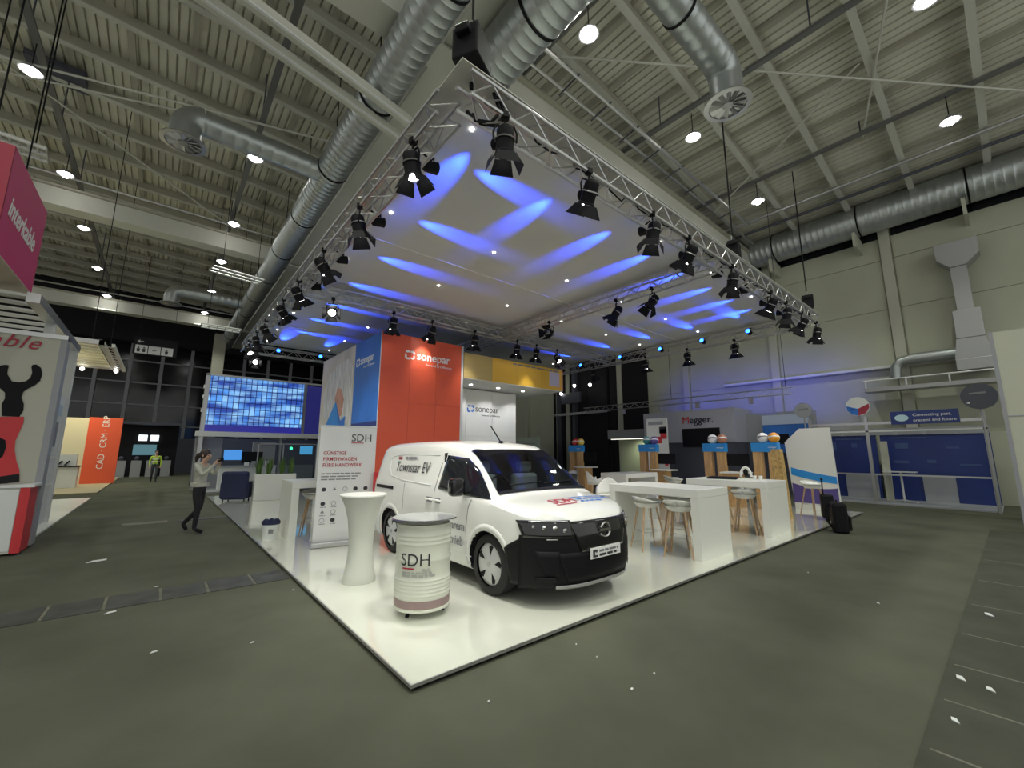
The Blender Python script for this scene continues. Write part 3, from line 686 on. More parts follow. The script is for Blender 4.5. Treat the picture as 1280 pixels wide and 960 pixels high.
# badge
bd = MB().tube([(.085 * math.cos(a), -.045, .76 + .075 * math.sin(a)) for a in [math.radians(22 + 136 * k / 12) for k in range(13)]], .011, 8).build('badge', 'chrome', van, smooth=True)
MB().tube([(.085 * math.cos(a), -.045, .76 - .075 * math.sin(a)) for a in [math.radians(22 + 136 * k / 12) for k in range(13)]], .011, 8).build('badge_lower_arc', 'chrome', bd, smooth=True)
MB().box(-.095, -.05, .75, .095, -.038, .775).build('badge_bar', 'chrome', bd)
# plate
pt = MB().box(-.26, -.048, .475, .26, -.034, .585).build('number_plate', 'letter', van)
MB().prism([(0, 0), (.08, 0), (.08, .02), (.03, .02), (.03, .055), (.055, .055), (.055, .04), (.08, .06), (.06, .075), (0, .075)], (-.23, -.05, .49), (1, 0, 0), (0, 0, 1), (0, -.003, 0)).build('plate_logo', 'ink', pt)
dashes('plate_lettering', 'inkg', pt, (-.12, -.049, .535), (1, 0, 0), (0, 0, 1), .34, .036)
dashes('plate_lettering', 'ink', pt, (-.12, -.049, .492), (1, 0, 0), (0, 0, 1), .33, .04)
# lettering on flank and bonnet
sx_ = -(sidex(2.9, 1.35) + .012)
def lean(z): return V((sidex(3.0, 1.25) - sidex(3.0, 1.5), 0, .25)).normalized()
text('Townstar EV', 'side_lettering', 'ink', van, (-(sidex(3.0, 1.30) + .010), 3.62, 1.30), (0, -1, 0), lean(0), .235, depth=.001, sx=.92)
dashes('side_lettering', 'inkg', van, (-(sidex(3.0, 1.48) + .010), 3.34, 1.50), (0, -1, 0), lean(0), .42, .06)
text('SDH', 'side_lettering', 'darkred', van, (-(sidex(3.0, 1.50) + .010), 3.62, 1.49), (0, -1, 0), lean(0), .07, depth=.006)
text('Ihrem', 'side_lettering', 'inkg', van, (-.938, 1.78, .64), (0, -1, 0), (0, 0, 1), .16, depth=.006)
text('Betrieb', 'side_lettering', 'inkg', van, (-.938, 1.90, .46), (0, -1, 0), (0, 0, 1), .16, depth=.006)
def hoodz(x, y):
    lo, hi = 4., 6.
    for _ in range(22):
        m = (lo + hi) / 2
        if sec(y, m)[0] > abs(x): lo = m
        else: hi = m
    return sec(y, lo)[1]
def on_hood(o, lift=.006):
    for v in o.data.vertices: v.co.z = hoodz(v.co.x, v.co.y) + lift + (v.co.z > 1.5) * .0
for body, m, x, y, sz, b in (('SDH', 'darkred', -.40, .36, .21, .012),):
    on_hood(text(body, 'bonnet_lettering', m, van, (x, y, 1.0), (1, 0, 0), (0, 1, 0), sz, depth=.0, bold=b))
for y, x1 in ((.50, .62), (.415, .70), (.34, .45)):
    x = .06
    while x < x1:
        w = random.uniform(.05, .13); MB().grid(lambda u, v: (x + w * u, y + .032 * v, hoodz(x + w * u, y + .032 * v) + .006), 4, 3).build('bonnet_lettering', 'print_blue', van); x += w + .025
MB().grid(lambda u, v: (.015 + .012 * u, .36 + .22 * v, hoodz(.02, .36 + .22 * v) + .006), 1, 8).build('bonnet_divider', 'inkg', van)
MB().grid(lambda u, v: (-.39 + .34 * u, .315 + .018 * v, hoodz(-.39 + .34 * u, .315 + .018 * v) + .006), 12, 1).build('bonnet_underline', 'darkred', van)
# tail
for s in (-1, 1): MB().box(s * .80, 4.42, .78, s * .90, 4.49, 1.25).build('tail_lamp', 'red', van, bev=.02)
MB().box(-.85, 4.44, .34, .85, 4.52, .62).build('rear_bumper', 'plastic', van, bev=.03)
MB().tube([(-.02, 4.47, .7), (-.02, 4.47, 1.6)], .006, 5).build('rear_door_seam', 'inkg', van)
# ================================================================== TOWER AND HEADER
TWX, TWY, TWH = 2.88, 8.0, 5.0
tw = thing('exhibition_tower', 'tall booth tower with orange red front, blue left side and a large portrait print', 'booth wall', (TWX, TWY, PZ))
L = 5.5 - TWX; H = TWH - PZ
MB().box(.02, .02, 0, L - .02, 5.4, H - .02).build('core', 'white2', tw); MB().box(.01, .0, .01, L - .01, .02, H - .01).build('front_backing', 'orange', tw)
cx_ = [0, L / 3, 2 * L / 3, L]; rz_ = [0, 1.0, 2.0, 3.0, 4.0, H]
for i in range(3):
    for j in range(5): MB().box(cx_[i] + .002, -.01, rz_[j] + .002, cx_[i + 1] - .002, .0, rz_[j + 1] - .002).build('front_panel', 'orange', tw)
MB().box(-.012, -.012, 0, .0, .02, H).build('corner_strip', 'white2', tw)
MB().box(L, -.015, 0, L + .08, .04, H).build('edge_strip', 'white2', tw)
for z0, z1, m in ((0, 2.30, 'white2'), (2.31, 2.45, 'deepblue'), (2.45, H, 'print_blue')): MB().box(-.012, .02, z0, .02, 2.0, z1).build('side_panel', m, tw)
MB().box(-.012, 2.0, 0, .02, 5.4, 2.30).build('side_panel', 'white2', tw)
ph = MB().box(-.012, 2.0, 2.31, .02, 5.4, H).build('portrait_print', mat('print_cream', (.72, .66, .56), .5, noise=.2, nscale=.9), tw)
def onside(poly, m, name, d): MB().prism(poly, (-.012 - d, 0, 0), (0, 1, 0), (0, 0, 1), (-.003, 0, 0)).build(name, m, ph)
mat('print_hair', (.78, .76, .72), .5, noise=.35, nscale=3., stretch=(1, 3, .5)); M['print_hair'] = MATS['print_hair']
mat('print_skin', (.72, .36, .24), .5, noise=.25, nscale=2.); M['print_skin'] = MATS['print_skin']
onside([(2.1, 2.4), (2.1, 4.2), (2.6, 4.6), (3.6, 4.55), (4.5, 4.3), (5.0, 3.7), (4.9, 2.9), (4.2, 2.6), (3.2, 2.4)], 'print_hair', 'portrait_hair', .001)
onside([(2.9, 2.8), (2.8, 3.3), (3.1, 3.65), (3.5, 3.75), (3.75, 3.4), (3.6, 3.0), (3.3, 2.7)], 'print_skin', 'portrait_face', .005)
onside([(2.55, 2.4), (2.6, 2.75), (3.0, 2.6), (3.6, 3.3), (4.1, 2.9), (4.6, 2.5), (4.7, 2.33), (2.55, 2.33)], 'blue', 'portrait_cloth', .009)
onside([(2.5, 2.7), (3.0, 2.6), (3.5, 3.2), (3.2, 2.5), (2.7, 2.4)], 'print_blue', 'portrait_collar', .013)
def brand(parent, o, r, u, s, m, m2=None):
    o, r, u = V(o), V(r), V(u); n = r.cross(u)
    def q(pts): return [(p * s, w * s) for p, w in pts]
    for pts in ([(.0, .12), (.10, .0), (.34, .0), (.34, .14), (.14, .14), (.14, .30), (.06, .42), (0, .36)], [(.42, .08), (.58, .02), (.72, .12), (.72, .30), (.60, .30), (.60, .16), (.42, .16)],
                [(.72, .40), (.72, .52), (.62, .64), (.40, .60), (.40, .48), (.58, .48), (.60, .38)], [(.08, .48), (.16, .46), (.32, .50), (.32, .62), (.14, .62), (.02, .54)]):
        MB().prism(q(pts), o, r, u, n * .006).build('logo_mark', m2 or m, parent)
    text('sonepar', 'lettering', m, parent, o + r * (.86 * s) + u * (.10 * s), r, u, .80 * s, bold=.014 if m == 'letter' else 0., depth=.01)
    text('Powered by Difference', 'tagline', m, parent, o + r * (1.55 * s) - u * (.26 * s), r, u, .22 * s, depth=.006)
brand(tw, (.70, -.012, 4.25), (1, 0, 0), (0, 0, 1), .435, 'letter')
brand(tw, (-.014, 1.85, 4.18), (0, -1, 0), (0, 0, 1), .40, 'letter')
hd = thing('header_fascia', 'long yellow header box with a white lit underside projecting from the tower', 'booth header', (5.6, TWY, 4.0))
hl_ = 10.15 - 5.6
for i in range(4): MB().box(hl_ * i / 4 + .003, -.01, 0, hl_ * (i + 1) / 4 - .003, .03, .82).build('fascia_panel', mat('ochre_print', (.60, .44, .16), .45) if i == 0 else 'yellow', hd)
MB().box(0, .03, 0, hl_, 2.6, .82).build('header_box', 'white2', hd); MB().box(hl_, -.01, 0, hl_ + .02, 2.6, .82).build('end_panel', 'orange', hd)
MB().box(0, -.01, -.02, hl_, 2.6, 0).build('soffit', 'white', hd)
MB().box(hl_ - .05, -.012, 0, hl_ + .02, .0, .82).build('end_strip', mat('peach_print', (.85, .35, .16), .5), hd)
dashes('lettering', 'inkg', hd, (hl_ - 2.5, -.012, .70), (1, 0, 0), (0, 0, 1), 2.3, .09)
MB().box(hl_ - .72, -.014, .14, hl_ - .18, -.008, .68).build('blank_code_patch', mat('lilac_print', (.62, .56, .72), .5), hd)
for x in (.9, 2.1, 3.3):
    MB().lathe([(.001, -.03), (.06, -.03), (.06, -.021), (.001, -.021)], 14, (x, .9, 0)).build('downlight', 'lamp_white', hd)
    spot('soffit_light', hd, (5.6 + x, TWY + .9, 3.95), (5.6 + x, TWY + 1.5, 1.8), 45, (.95, .96, 1), 100, .7, .05)
bw = thing('logo_wall', 'white panelled booth wall with a dark logo under the yellow header', 'booth wall', (5.58, 9.6, PZ))
bl = 9.15 - 5.58
for i in range(3):
    for j, (z0, z1) in enumerate(((0, 1.3), (1.3, 2.2), (2.2, 3.9))): MB().box(bl * i / 3 + .004, 0, z0 + .004, bl * (i + 1) / 3 - .004, .08, z1 - .004).build('wall_panel', 'white', bw)
MB().box(0, .03, 0, bl, .2, 3.9).build('wall_core', 'white2', bw)
brand(bw, (1.25, -.002, 3.05), (1, 0, 0), (0, 0, 1), .42, 'ink', 'print_blue')
# ================================================================== TABLES AND STOOLS
def arch_table(label, x0, y0, x1, y1, h, axis, th=.13, tt=.13):
    t = thing('arch_bar_table', label, 'bar table', ((x0 + x1) / 2, (y0 + y1) / 2, PZ)); a, b = (x1 - x0) / 2, (y1 - y0) / 2; h -= PZ
    MB().box(-a, -b, h - tt, a, b, h).build('tabletop', 'white', t, bev=.008)
    for s in (-1, 1):
        if axis == 'y': MB().box(-a, s * b, 0, a, s * (b - th), h - tt).build('end_panel', 'white', t)
        else: MB().box(s * a, -b, 0, s * (a - th), b, h - tt).build('end_panel', 'white', t)
    return t
arch_table('white arched bar table just right of the van with two stools in it', 4.88, .28, 5.92, 1.95, 1.10, 'y')
arch_table('white arched bar table with a black tray, beside the chipboard column', 7.7, .29, 8.8, 1.95, 1.10, 'y')
arch_table('white arched bar table half hidden behind the roll-up banner', .46, 5.9, 2.25, 6.8, 1.10, 'x')
arch_table('white arched bar table far behind the van bonnet, near the wooden counters', 8.9, 4.4, 10.6, 5.3, 1.06, 'x')
def shell_stool(label, x, y, rz, group, h=.78):
    t = thing('bar_stool', label, 'stool', (x, y, PZ), rz, group); h -= PZ
    if 'seat' not in SM:
        def fn(u, v):                          # scooped shell, raised lip at the back (+x)
            a = 2 * math.pi * u; r = v; X = .25 * r * math.cos(a); Y = .26 * r * math.sin(a)
            return (X, Y, .015 + .10 * max(0, r - .45) ** 1.5 * (1.5 + 1.6 * max(0, math.cos(a))))
        me = MB().grid(fn, 24, 7).mesh('seat'); fixn(me); shade(me); me.materials.append(M['white']); SM['seat'] = me
        SM['under'] = MB().lathe([(.16, -.04), (.21, .02), (.235, .045), (.20, .03)], 20).mesh('seat_shell'); shade(SM['under']); SM['under'].materials.append(M['white'])
        for i, (sx, sy) in enumerate(((-1, -1), (1, -1), (1, 1), (-1, 1))):
            me = MB().tube([(sx * .11, sy * .11, h - .02), (sx * .22, sy * .22, 0)], [.018, .012], 8).mesh('leg'); shade(me); me.materials.append(M['woodl']); SM['leg%d' % i] = me
        me = MB().tube([(-.165, -.165, .30), (.165, -.165, .30), (.165, .165, .30), (-.165, .165, .30)], .007, 6, True).mesh('footrest'); me.materials.append(M['alud']); SM['foot'] = me
    o = link('seat', SM['seat'], None, t, (0, 0, h)); 
    if not o.modifiers: md = o.modifiers.new('solid', 'SOLIDIFY'); md.thickness = .014
    link('seat_shell', SM['under'], None, t, (0, 0, h))
    for i in range(4): link('leg', SM['leg%d' % i], None, t)
    link('footrest', SM['foot'], None, t); return t
SM = {}
shell_stool('white shell bar stool, left one in the arched table right of the van', 5.02, 1.27, 2.6, 'bar stools')
shell_stool('white shell bar stool, right one in the arched table right of the van', 5.02, .68, 3.4, 'bar stools')
shell_stool('white shell bar stool at the back of the arched table right of the van', 5.72, 1.1, .2, 'bar stools')
shell_stool('white shell bar stool, left one at the table with the black tray', 7.85, 1.33, 2.8, 'bar stools')
shell_stool('white shell bar stool, right one at the table with the black tray', 7.9, .8, 3.3, 'bar stools')
shell_stool('white shell bar stool behind the table with the black tray', 8.62, 1.1, .3, 'bar stools')
shell_stool('white bar stool standing in front of the curved blue and white panel', 11.75, .62, 1.1, 'bar stools', .80)
shell_stool('wooden legged bar stool under the left arched table by the banner', .95, 6.15, 1.2, 'bar stools')
shell_stool('bar stool deeper inside the left arched table behind the banner', 1.45, 6.45, 2.0, 'bar stools')
for i, (x, y, l) in enumerate([(11.6, 8.9, 'white bar stool right of the wooden counter nearest the yellow header'), (12.1, 10.4, 'white bar stool left of the wooden counter nearest the yellow header'), (11.4, 6.6, 'white bar stool left of the second wooden counter'), (11.5, 4.45, 'white bar stool right of the second wooden counter'), (10.9, 4.0, 'white bar stool left of the third wooden counter'), (10.5, 2.75, 'white bar stool below the third wooden counter')]):
    shell_stool(l, x, y, .7 * i, 'bar stools')
def shell_chair(label, x, y, rz):
    t = thing('shell_chair', label, 'chair', (x, y, PZ), rz, 'white shell chairs')
    def fn(u, v):
        a = math.pi * (u - .5) * 1.35; return (.24 * math.cos(a) - .02 + .05 * v, .25 * math.sin(a), .74 + .34 * v * (.35 + .65 * math.cos(a) ** 2))
    MB().grid(fn, 18, 6).build('backrest', 'white', t, smooth=True, solid=.02)
    MB().lathe([(.001, .70), (.22, .70), (.25, .74), (.001, .75)], 20).build('seat', 'white', t, smooth=True)
    for sx, sy in ((-1, -1), (1, -1), (1, 1), (-1, 1)): MB().tube([(sx * .13, sy * .13, .71), (sx * .22, sy * .22, 0)], [.018, .012], 8).build('leg', 'woodl', t)
shell_chair('white high shell chair with wooden legs just behind the van bonnet', 5.9, 2.75, .6)
shell_chair('white high shell chair at the far arched table behind the van bonnet', 8.4, 5.1, 2.6)
# drum table
dr = thing('drum_table', 'white oil drum used as standing table with dark logo lettering and round glass top', 'drum table', (.72, 1.22, PZ), .0)
pr = [(.27, .06), (.285, .065), (.288, .085), (.28, .09), (.28, .13), (.28, .19)]
for z in (.20, .235, .27, .305, .34): pr += [(.281, z), (.290, z + .017), (.281, z + .034)]
pr += [(.28, .40), (.28, .52), (.288, .535), (.288, .55), (.28, .565), (.28, .66)]
for z in (.68, .72, .76): pr += [(.281, z), (.290, z + .018), (.281, z + .036)]
pr += [(.28, .82), (.28, .86), (.288, .87), (.288, .885), (.27, .89)]
MB().lathe(pr, 48).build('barrel', mat('drum_paint', (.74, .75, .66), .28, coat=.4), dr, smooth=True)
MB().lathe([(.283, .095), (.2835, .10), (.2835, .165), (.283, .17)], 48, cap=False).build('lower_band', mat('mauve_band', (.30, .21, .21), .5), dr, smooth=True)
tp = MB().lathe([(.33, .90), (.345, .905), (.345, .925), (.33, .93), (.001, .931)], 48).build('round_top', 'chrome', dr, smooth=True)
MB().lathe([(.001, .932), (.325, .932), (.325, .934), (.001, .9345)], 48).build('glass_disc', mat('smoky_glass', (.42, .43, .43), .06, spec=.9), tp, smooth=True)
for k in range(3):
    a = math.radians(-158 + 120 * k); MB().tube([(.2 * math.cos(a), .2 * math.sin(a), .065), (.22 * math.cos(a), .22 * math.sin(a), 0)], .02, 8).build('foot', 'black', dr)
cdir = math.atan2(-2.9128 - 1.22, -1.5307 - .72)     # drum logo turned towards the aisle
def wrap(o, r, a0):
    for v in o.data.vertices:
        ang = a0 + v.co.x / r; rr = r + .004 + v.co.y * 0; v.co = (rr * math.cos(ang), rr * math.sin(ang), v.co.z)
def drum_text(body, m, dx, z, sz, b=0.):
    o = text(body, 'drum_lettering', m, dr, (dx, 0, z), (1, 0, 0), (0, 0, 1), sz, depth=0, bold=b); wrap(o, .284, cdir - .18)
drum_text('SDH', 'ink', -.19, .50, .165, .0)
for dx, z, wd_, h_ in ((.04, .452, .09, .022), (-.165, .425, .29, .018), (-.165, .395, .28, .022)):
    x = dx
    while x < dx + wd_:
        w = random.uniform(.02, .06); o = MB().grid(lambda u, v: (x + w * u, 0, z + h_ * v), 4, 1).build('drum_small_print', mat('pale_grey_ink', (.42, .42, .40), .5), dr); wrap(o, .284, cdir - .18); x += w + .012
o = MB().grid(lambda u, v: (-.165 + .13 * u, 0, .468 + .014 * v), 6, 1).build('drum_underline', 'darkred', dr); wrap(o, .286, cdir - .18)
# waisted standing table with a flat cloth-like skin
ct = thing('waisted_bar_table', 'pale grey standing table narrow in the middle, beside the roll-up banner', 'bar table', (.58, 2.62, PZ), .25)
MB().lathe([(.20, 0), (.203, .01), (.185, .10), (.160, .25), (.150, .40), (.152, .55), (.175, .75), (.22, .92), (.275, 1.04), (.285, 1.055), (.28, 1.06), (.001, 1.061)], 40).build('body', mat('pale_stretch_cover', (.62, .63, .58), .55), ct, smooth=True)
MB().lathe([(.287, 1.045), (.292, 1.05), (.292, 1.065), (.287, 1.07), (.001, 1.071)], 40).build('tabletop', 'white', ct, smooth=True)
# roll-up banner
bn = thing('rollup_banner', 'white and grey roll-up banner with red headline behind the waisted table', 'banner', (.62, 4.92, PZ), -.16)
MB().box(-.03, -.10, 0, .99, .10, .09).build('base_cassette', 'alu', bn, bev=.02)
MB().box(0, -.006, .09, .96, .006, 2.06).build('banner_sheet', mat('banner_print', (.70, .70, .71), .5), bn)
MB().box(-.01, -.012, 2.05, .97, .012, 2.08).build('top_rail', 'alu', bn); MB().tube([(.48, .06, .05), (.48, .02, 2.06)], .012, 6).build('rear_pole', 'alud', bn)
text('SDH', 'lettering', 'ink', bn, (.52, -.009, 1.80), (1, 0, 0), (0, 0, 1), .19); MB().box(.525, -.012, 1.765, .74, -.007, 1.78).build('underline', 'darkred', bn)
for i, s_ in enumerate(('GÜNSTIGE', 'FIRMENWAGEN', 'FÜRS HANDWERK')): text(s_, 'headline', 'darkred', bn, (.07, -.009, 1.56 - .105 * i), (1, 0, 0), (0, 0, 1), .088, bold=.012, space=1.05, sx=.88)
for i in range(3): dashes('small_print', 'inkg', bn, (.06, -.0065, 1.22 - .05 * i), (1, 0, 0), (0, 0, 1), .66 - .04 * i, .034)
def badge(x, z, k, r=.035):
    pts = [(x + r * 1.1 * math.cos(a), z + r * math.sin(a)) for a in [2 * math.pi * j / (3 if k == 1 else 14) + (math.pi / 2 if k == 1 else 0) for j in range(3 if k == 1 else 14)]]
    if k == 2: MB().tube([(p, -.008, q) for p, q in pts], .004, 5, True).build('maker_badge', 'inkg', bn)
    else: MB().prism(pts, (0, -.006, 0), (1, 0, 0), (0, 0, 1), (0, -.003, 0)).build('maker_badge', 'ink' if k == 0 else 'inkg', bn)
for i, k in enumerate((0, 1, 2, 0, 0)): badge(.12 + .175 * i, .96, k)
for j in range(3):
    for i, k in enumerate(((0, 2), (1, 2), (2, 0))[j]): badge(.12 + .175 * i, .72 - .14 * j, k)
    for x in (.08, .255): dashes('badge_caption', 'inkg', bn, (x, -.0065, .655 - .14 * j), (1, 0, 0), (0, 0, 1), .09, .02)
# bin, planter, armchair
bi = thing('waste_bin', 'small white waste bin with a dark blue bag beside the left arched table', 'bin', (.22, 6.2, PZ))
MB().lathe([(.12, 0), (.15, .30), (.153, .30), (.125, .0)], 20).build('bucket', 'white2', bi, smooth=True)
MB().lathe([(.152, .27), (.16, .30), (.15, .33), (.13, .31)], 20).build('bag_rim', 'navy', bi, smooth=True)
for k in range(5):
    a = 1.3 * k; MB().sphere((.09 * math.cos(a), .09 * math.sin(a), .32), .055, 8, 6, (1, .8, .9)).build('bag_fold', 'navy', bi, smooth=True)
MB().box(-.06, -.142, .12, .02, -.136, .20).build('bin_label', 'inkg', bi)
plx = thing('planter_box', 'long white planter box holding a row of upright green grasses', 'planter', (1.62, 13.55, PZ))
MB().box(-.62, -.2, 0, .62, .2, .86).build('box', 'white', plx, bev=.01); MB().box(-.57, -.15, .83, .57, .15, .865).build('soil', 'dark', plx)
for i, x in enumerate((-.5, -.2, .2, .47)):
    g = thing('grass_plant', ['upright green grass plant, leftmost in the white planter', 'upright green grass plant, second from the left in the white planter', 'upright green grass plant, third from the left in the white planter', 'upright green grass plant, rightmost in the white planter'][i], 'plant', (1.62 + x, 13.55, PZ + .865), 0, 'grasses in the planter')
    mb = MB()
    for k in range(60):
        a = random.uniform(0, 6.28); r0 = random.uniform(0, .07); r1 = r0 + random.uniform(.02, .12); h = random.uniform(.32, .62); w = .014
        p, q, e = V((r0 * math.cos(a), r0 * math.sin(a), 0)), V(((r0 + r1) / 2 * math.cos(a), (r0 + r1) / 2 * math.sin(a), h * .6)), V((r1 * math.cos(a), r1 * math.sin(a), h)); t = V((-math.sin(a), math.cos(a), 0)) * w
        mb.add([p - t, p + t, q + t * .8, q - t * .8, e], [(0, 1, 2, 3), (3, 2, 4)])
    tag(mb.build('blades', 'grass', g), kind='stuff')
ac = thing('armchair', 'low dark blue upholstered armchair on the far left corner of the white floor', 'armchair', (.60, 13.95, PZ), -1.95)
MB().box(-.36, -.36, .06, .36, .36, .42).build('seat', 'navy', ac, bev=.07); MB().box(.16, -.38, .06, .40, .38, .96).build('backrest', 'navy', ac, bev=.08)
for s in (-1, 1): MB().box(-.34, s * .30, .08, .30, s * .42, .62).build('armrest', 'navy', ac, bev=.06)
for sx in (-.28, .28):
    for sy in (-.3, .3): MB().cyl((sx, sy, 0), (sx, sy, .08), .02, n=8).build('leg', 'black', ac)
# ================================================================== WOODEN COUNTERS WITH BLUE HEADS
def counter(label, y, balls, rz=0., x=12.5):
    t = thing('totem_counter', label, 'counter', (x, y, PZ), rz)
    for d in (-.30, .12): MB().box(-.09, d - .13, 0, .09, d + .13, 1.78).build('oak_post', 'wood', t, bev=.006)
    MB().box(-.12, -.45, 1.66, .12, .27, 1.93).build('blue_head', 'blue', t)
    text('sonepar', 'lettering', 'letter', t, (-.125, -.20, 1.77), (0, -1, 0), (0, 0, 1), .07)
    if x > 12.4: MB().box(-.5, -.95, .0, .0, -.50, 1.0).build('oak_cabinet', 'wood', t, bev=.006); MB().box(-.62, -1.15, 1.0, .12, -.46, 1.04).build('counter_top', 'white', t)
    if x > 12.4: MB().box(.05, -.40, 1.22, .08, -1.1, 1.60).build('monitor', 'black', t)
    for k, m in enumerate(balls):
        s = MB().sphere((0, -.22 + .30 * k - .12, 2.07), .155, 18, 12).build('ball', m, t, smooth=True)
        MB().lathe([(.156, -.02), (.157, 0), (.156, .02)], 18, (0, -.22 + .30 * k - .12, 2.07), (.3, .2, 1), cap=False).build('ball_stripe', 'letter' if m != 'letter' else 'inkg', s)
mat('ball_orange', (.85, .36, .03), .3); M['b_or'] = MATS['ball_orange']; mat('ball_gold', (.80, .55, .08), .3); M['b_go'] = MATS['ball_gold']; mat('ball_rust', (.48, .20, .12), .3); M['b_ru'] = MATS['ball_rust']; mat('ball_teal', (.05, .25, .28), .3); M['b_te'] = MATS['ball_teal']
counter('oak counter with blue head and red and gold balls, nearest the yellow header', 9.5, ('b_go', 'red'))
counter('oak counter with blue head and dark teal balls in front of the lit doorway', 5.95, ('purple', 'b_te'))
counter('oak counter with blue head and white and rust balls in front of the grey booth', 3.5, ('b_ru', 'letter'))
counter('oak counter with wide blue head and white and orange balls beside the curved panel', 1.95, ('b_or', 'letter'), 0., 12.39)
osb = thing('chipboard_column', 'rough chipboard column standing at the right end of the table with the tray', 'column', (10.75, 1.02, PZ))
MB().prism([(-.14, 0), (.17, 0), (.08, 1.72), (-.12, 1.72)], (-.12, 0, 0), (0, -1, 0), (0, 0, 1), (.24, 0, 0)).build('board', 'osb', osb)
MB().box(-.121, -.02, 0, -.125, .0, 1.7).build('board_joint', 'wood', osb)
tr = thing('black_tray', 'flat black tray lying on the far arched bar table', 'tray', (8.2, 1.35, 1.10), .3)
MB().box(-.22, -.30, 0, .22, .30, .035).build('tray_body', 'black', tr, bev=.012); MB().box(-.18, -.26, .035, .18, .26, .045).build('tray_inlay', 'plastic', tr)
hp = thing('arch_stand', 'small white arch shaped stand on the far arched bar table beside the tray', 'display stand', (8.45, .95, 1.10), 1.9)
MB().tube([(.10 * math.cos(a), 0, .05 + .20 * math.sin(a)) for a in [math.pi * (k / 14) for k in range(15)]], .028, 10).build('arch', 'white', hp, smooth=True)
MB().box(-.14, -.05, 0, .14, .05, .03).build('base', 'white', hp); MB().sphere((0, .0, .14), .06, 12, 8, (.8, .5, 1.2)).build('insert', 'black', hp, smooth=True)
mu = thing('white_cups', 'pair of small white cups on the table with the tray', 'cups', (8.35, .62, 1.10))
for d in (0, .12): MB().lathe([(.03, 0), (.04, .09), (.036, .09), (.027, .01)], 14, (0, d, 0)).build('cup', 'letter', mu, smooth=True)
# curved blue and white partition
cp = thing('curved_partition', 'white partition with a sloping blue stripe and violet foot on the right of the stand', 'partition', (13.3, 1.5, PZ))
def cpz(y, a, b): return a + b * (y / 1.05) ** 2
pa = [(0, 0), (1.12, 0), (1.05, 2.36), (.30, 2.36), (-.12, 1.95)]
MB().prism(pa, (0, 0, 0), (0, -1, 0), (0, 0, 1), (.10, 0, 0)).build('board', 'white', cp)
def wave(z0, z1, m, nm):
    top = [(u * 1.09 - .02 * (1 - u), z0(u)) for u in [k / 12 for k in range(13)]]; bot = [(u * 1.09 - .02 * (1 - u), z1(u)) for u in [1 - k / 12 for k in range(13)]]
    MB().prism(top + bot, (-.001, 0, 0), (0, -1, 0), (0, 0, 1), (-.006, 0, 0)).build(nm, m, cp)
wave(lambda u: 1.20 - .34 * u + .10 * u * u, lambda u: .98 - .34 * u + .12 * u * u, 'blue', 'blue_stripe')
wave(lambda u: .74 - .42 * u + .32 * u * u, lambda u: .17, 'purple', 'violet_foot')
# bags
bg = thing('backpack', 'black backpack leaning against the platform edge on the carpet', 'bag', (9.85, -.32, 0), .35)
MB().box(-.24, -.13, 0, .24, .13, .62).build('main_compartment', 'black', bg, bev=.05); MB().box(-.17, -.19, .06, .17, -.12, .36).build('front_pocket', 'plastic', bg, bev=.03)
for s in (-1, 1): MB().tube([(s * .12, .13, .58), (s * .13, .22, .45), (s * .14, .20, .2), (s * .14, .13, .08)], .018, 6).build('strap', 'black', bg)
MB().tube([(-.06, .02, .61), (-.05, .02, .67), (.05, .02, .67), (.06, .02, .61)], .012, 6).build('grab_handle', 'black', bg)
tc = thing('trolley_case', 'dark trolley case with raised handle standing behind the backpack on the white floor', 'suitcase', (11.3, .22, PZ), .3)
MB().box(-.2, -.13, .05, .2, .13, .62).build('shell', 'plastic', tc, bev=.04); MB().box(-.12, -.14, .30, .12, -.12, .45).build('silver_tag', 'alu', tc)
for s in (-1, 1): MB().tube([(s * .09, .06, .6), (s * .09, .06, .98)], .01, 6).build('handle_rod', 'black', tc); MB().cyl((s * .16, -.03, .04), (s * .16, .03, .04), .04, n=12).build('wheel', 'black', tc)
MB().box(-.12, .04, .96, .12, .08, 1.0).build('grip', 'black', tc)
# ================================================================== NEIGHBOURING BOOTHS
CAMP = V((-1.5307, -2.9128, 1.66)); RM = Matrix(RX)
def at(u, v, ax, val):                          # where a line of sight meets a real plane of the place
    r = RM @ V((u - 640, 480 - v, -519)); k = 'xyz'.index(ax); return CAMP + r * ((val - CAMP[k]) / r[k])
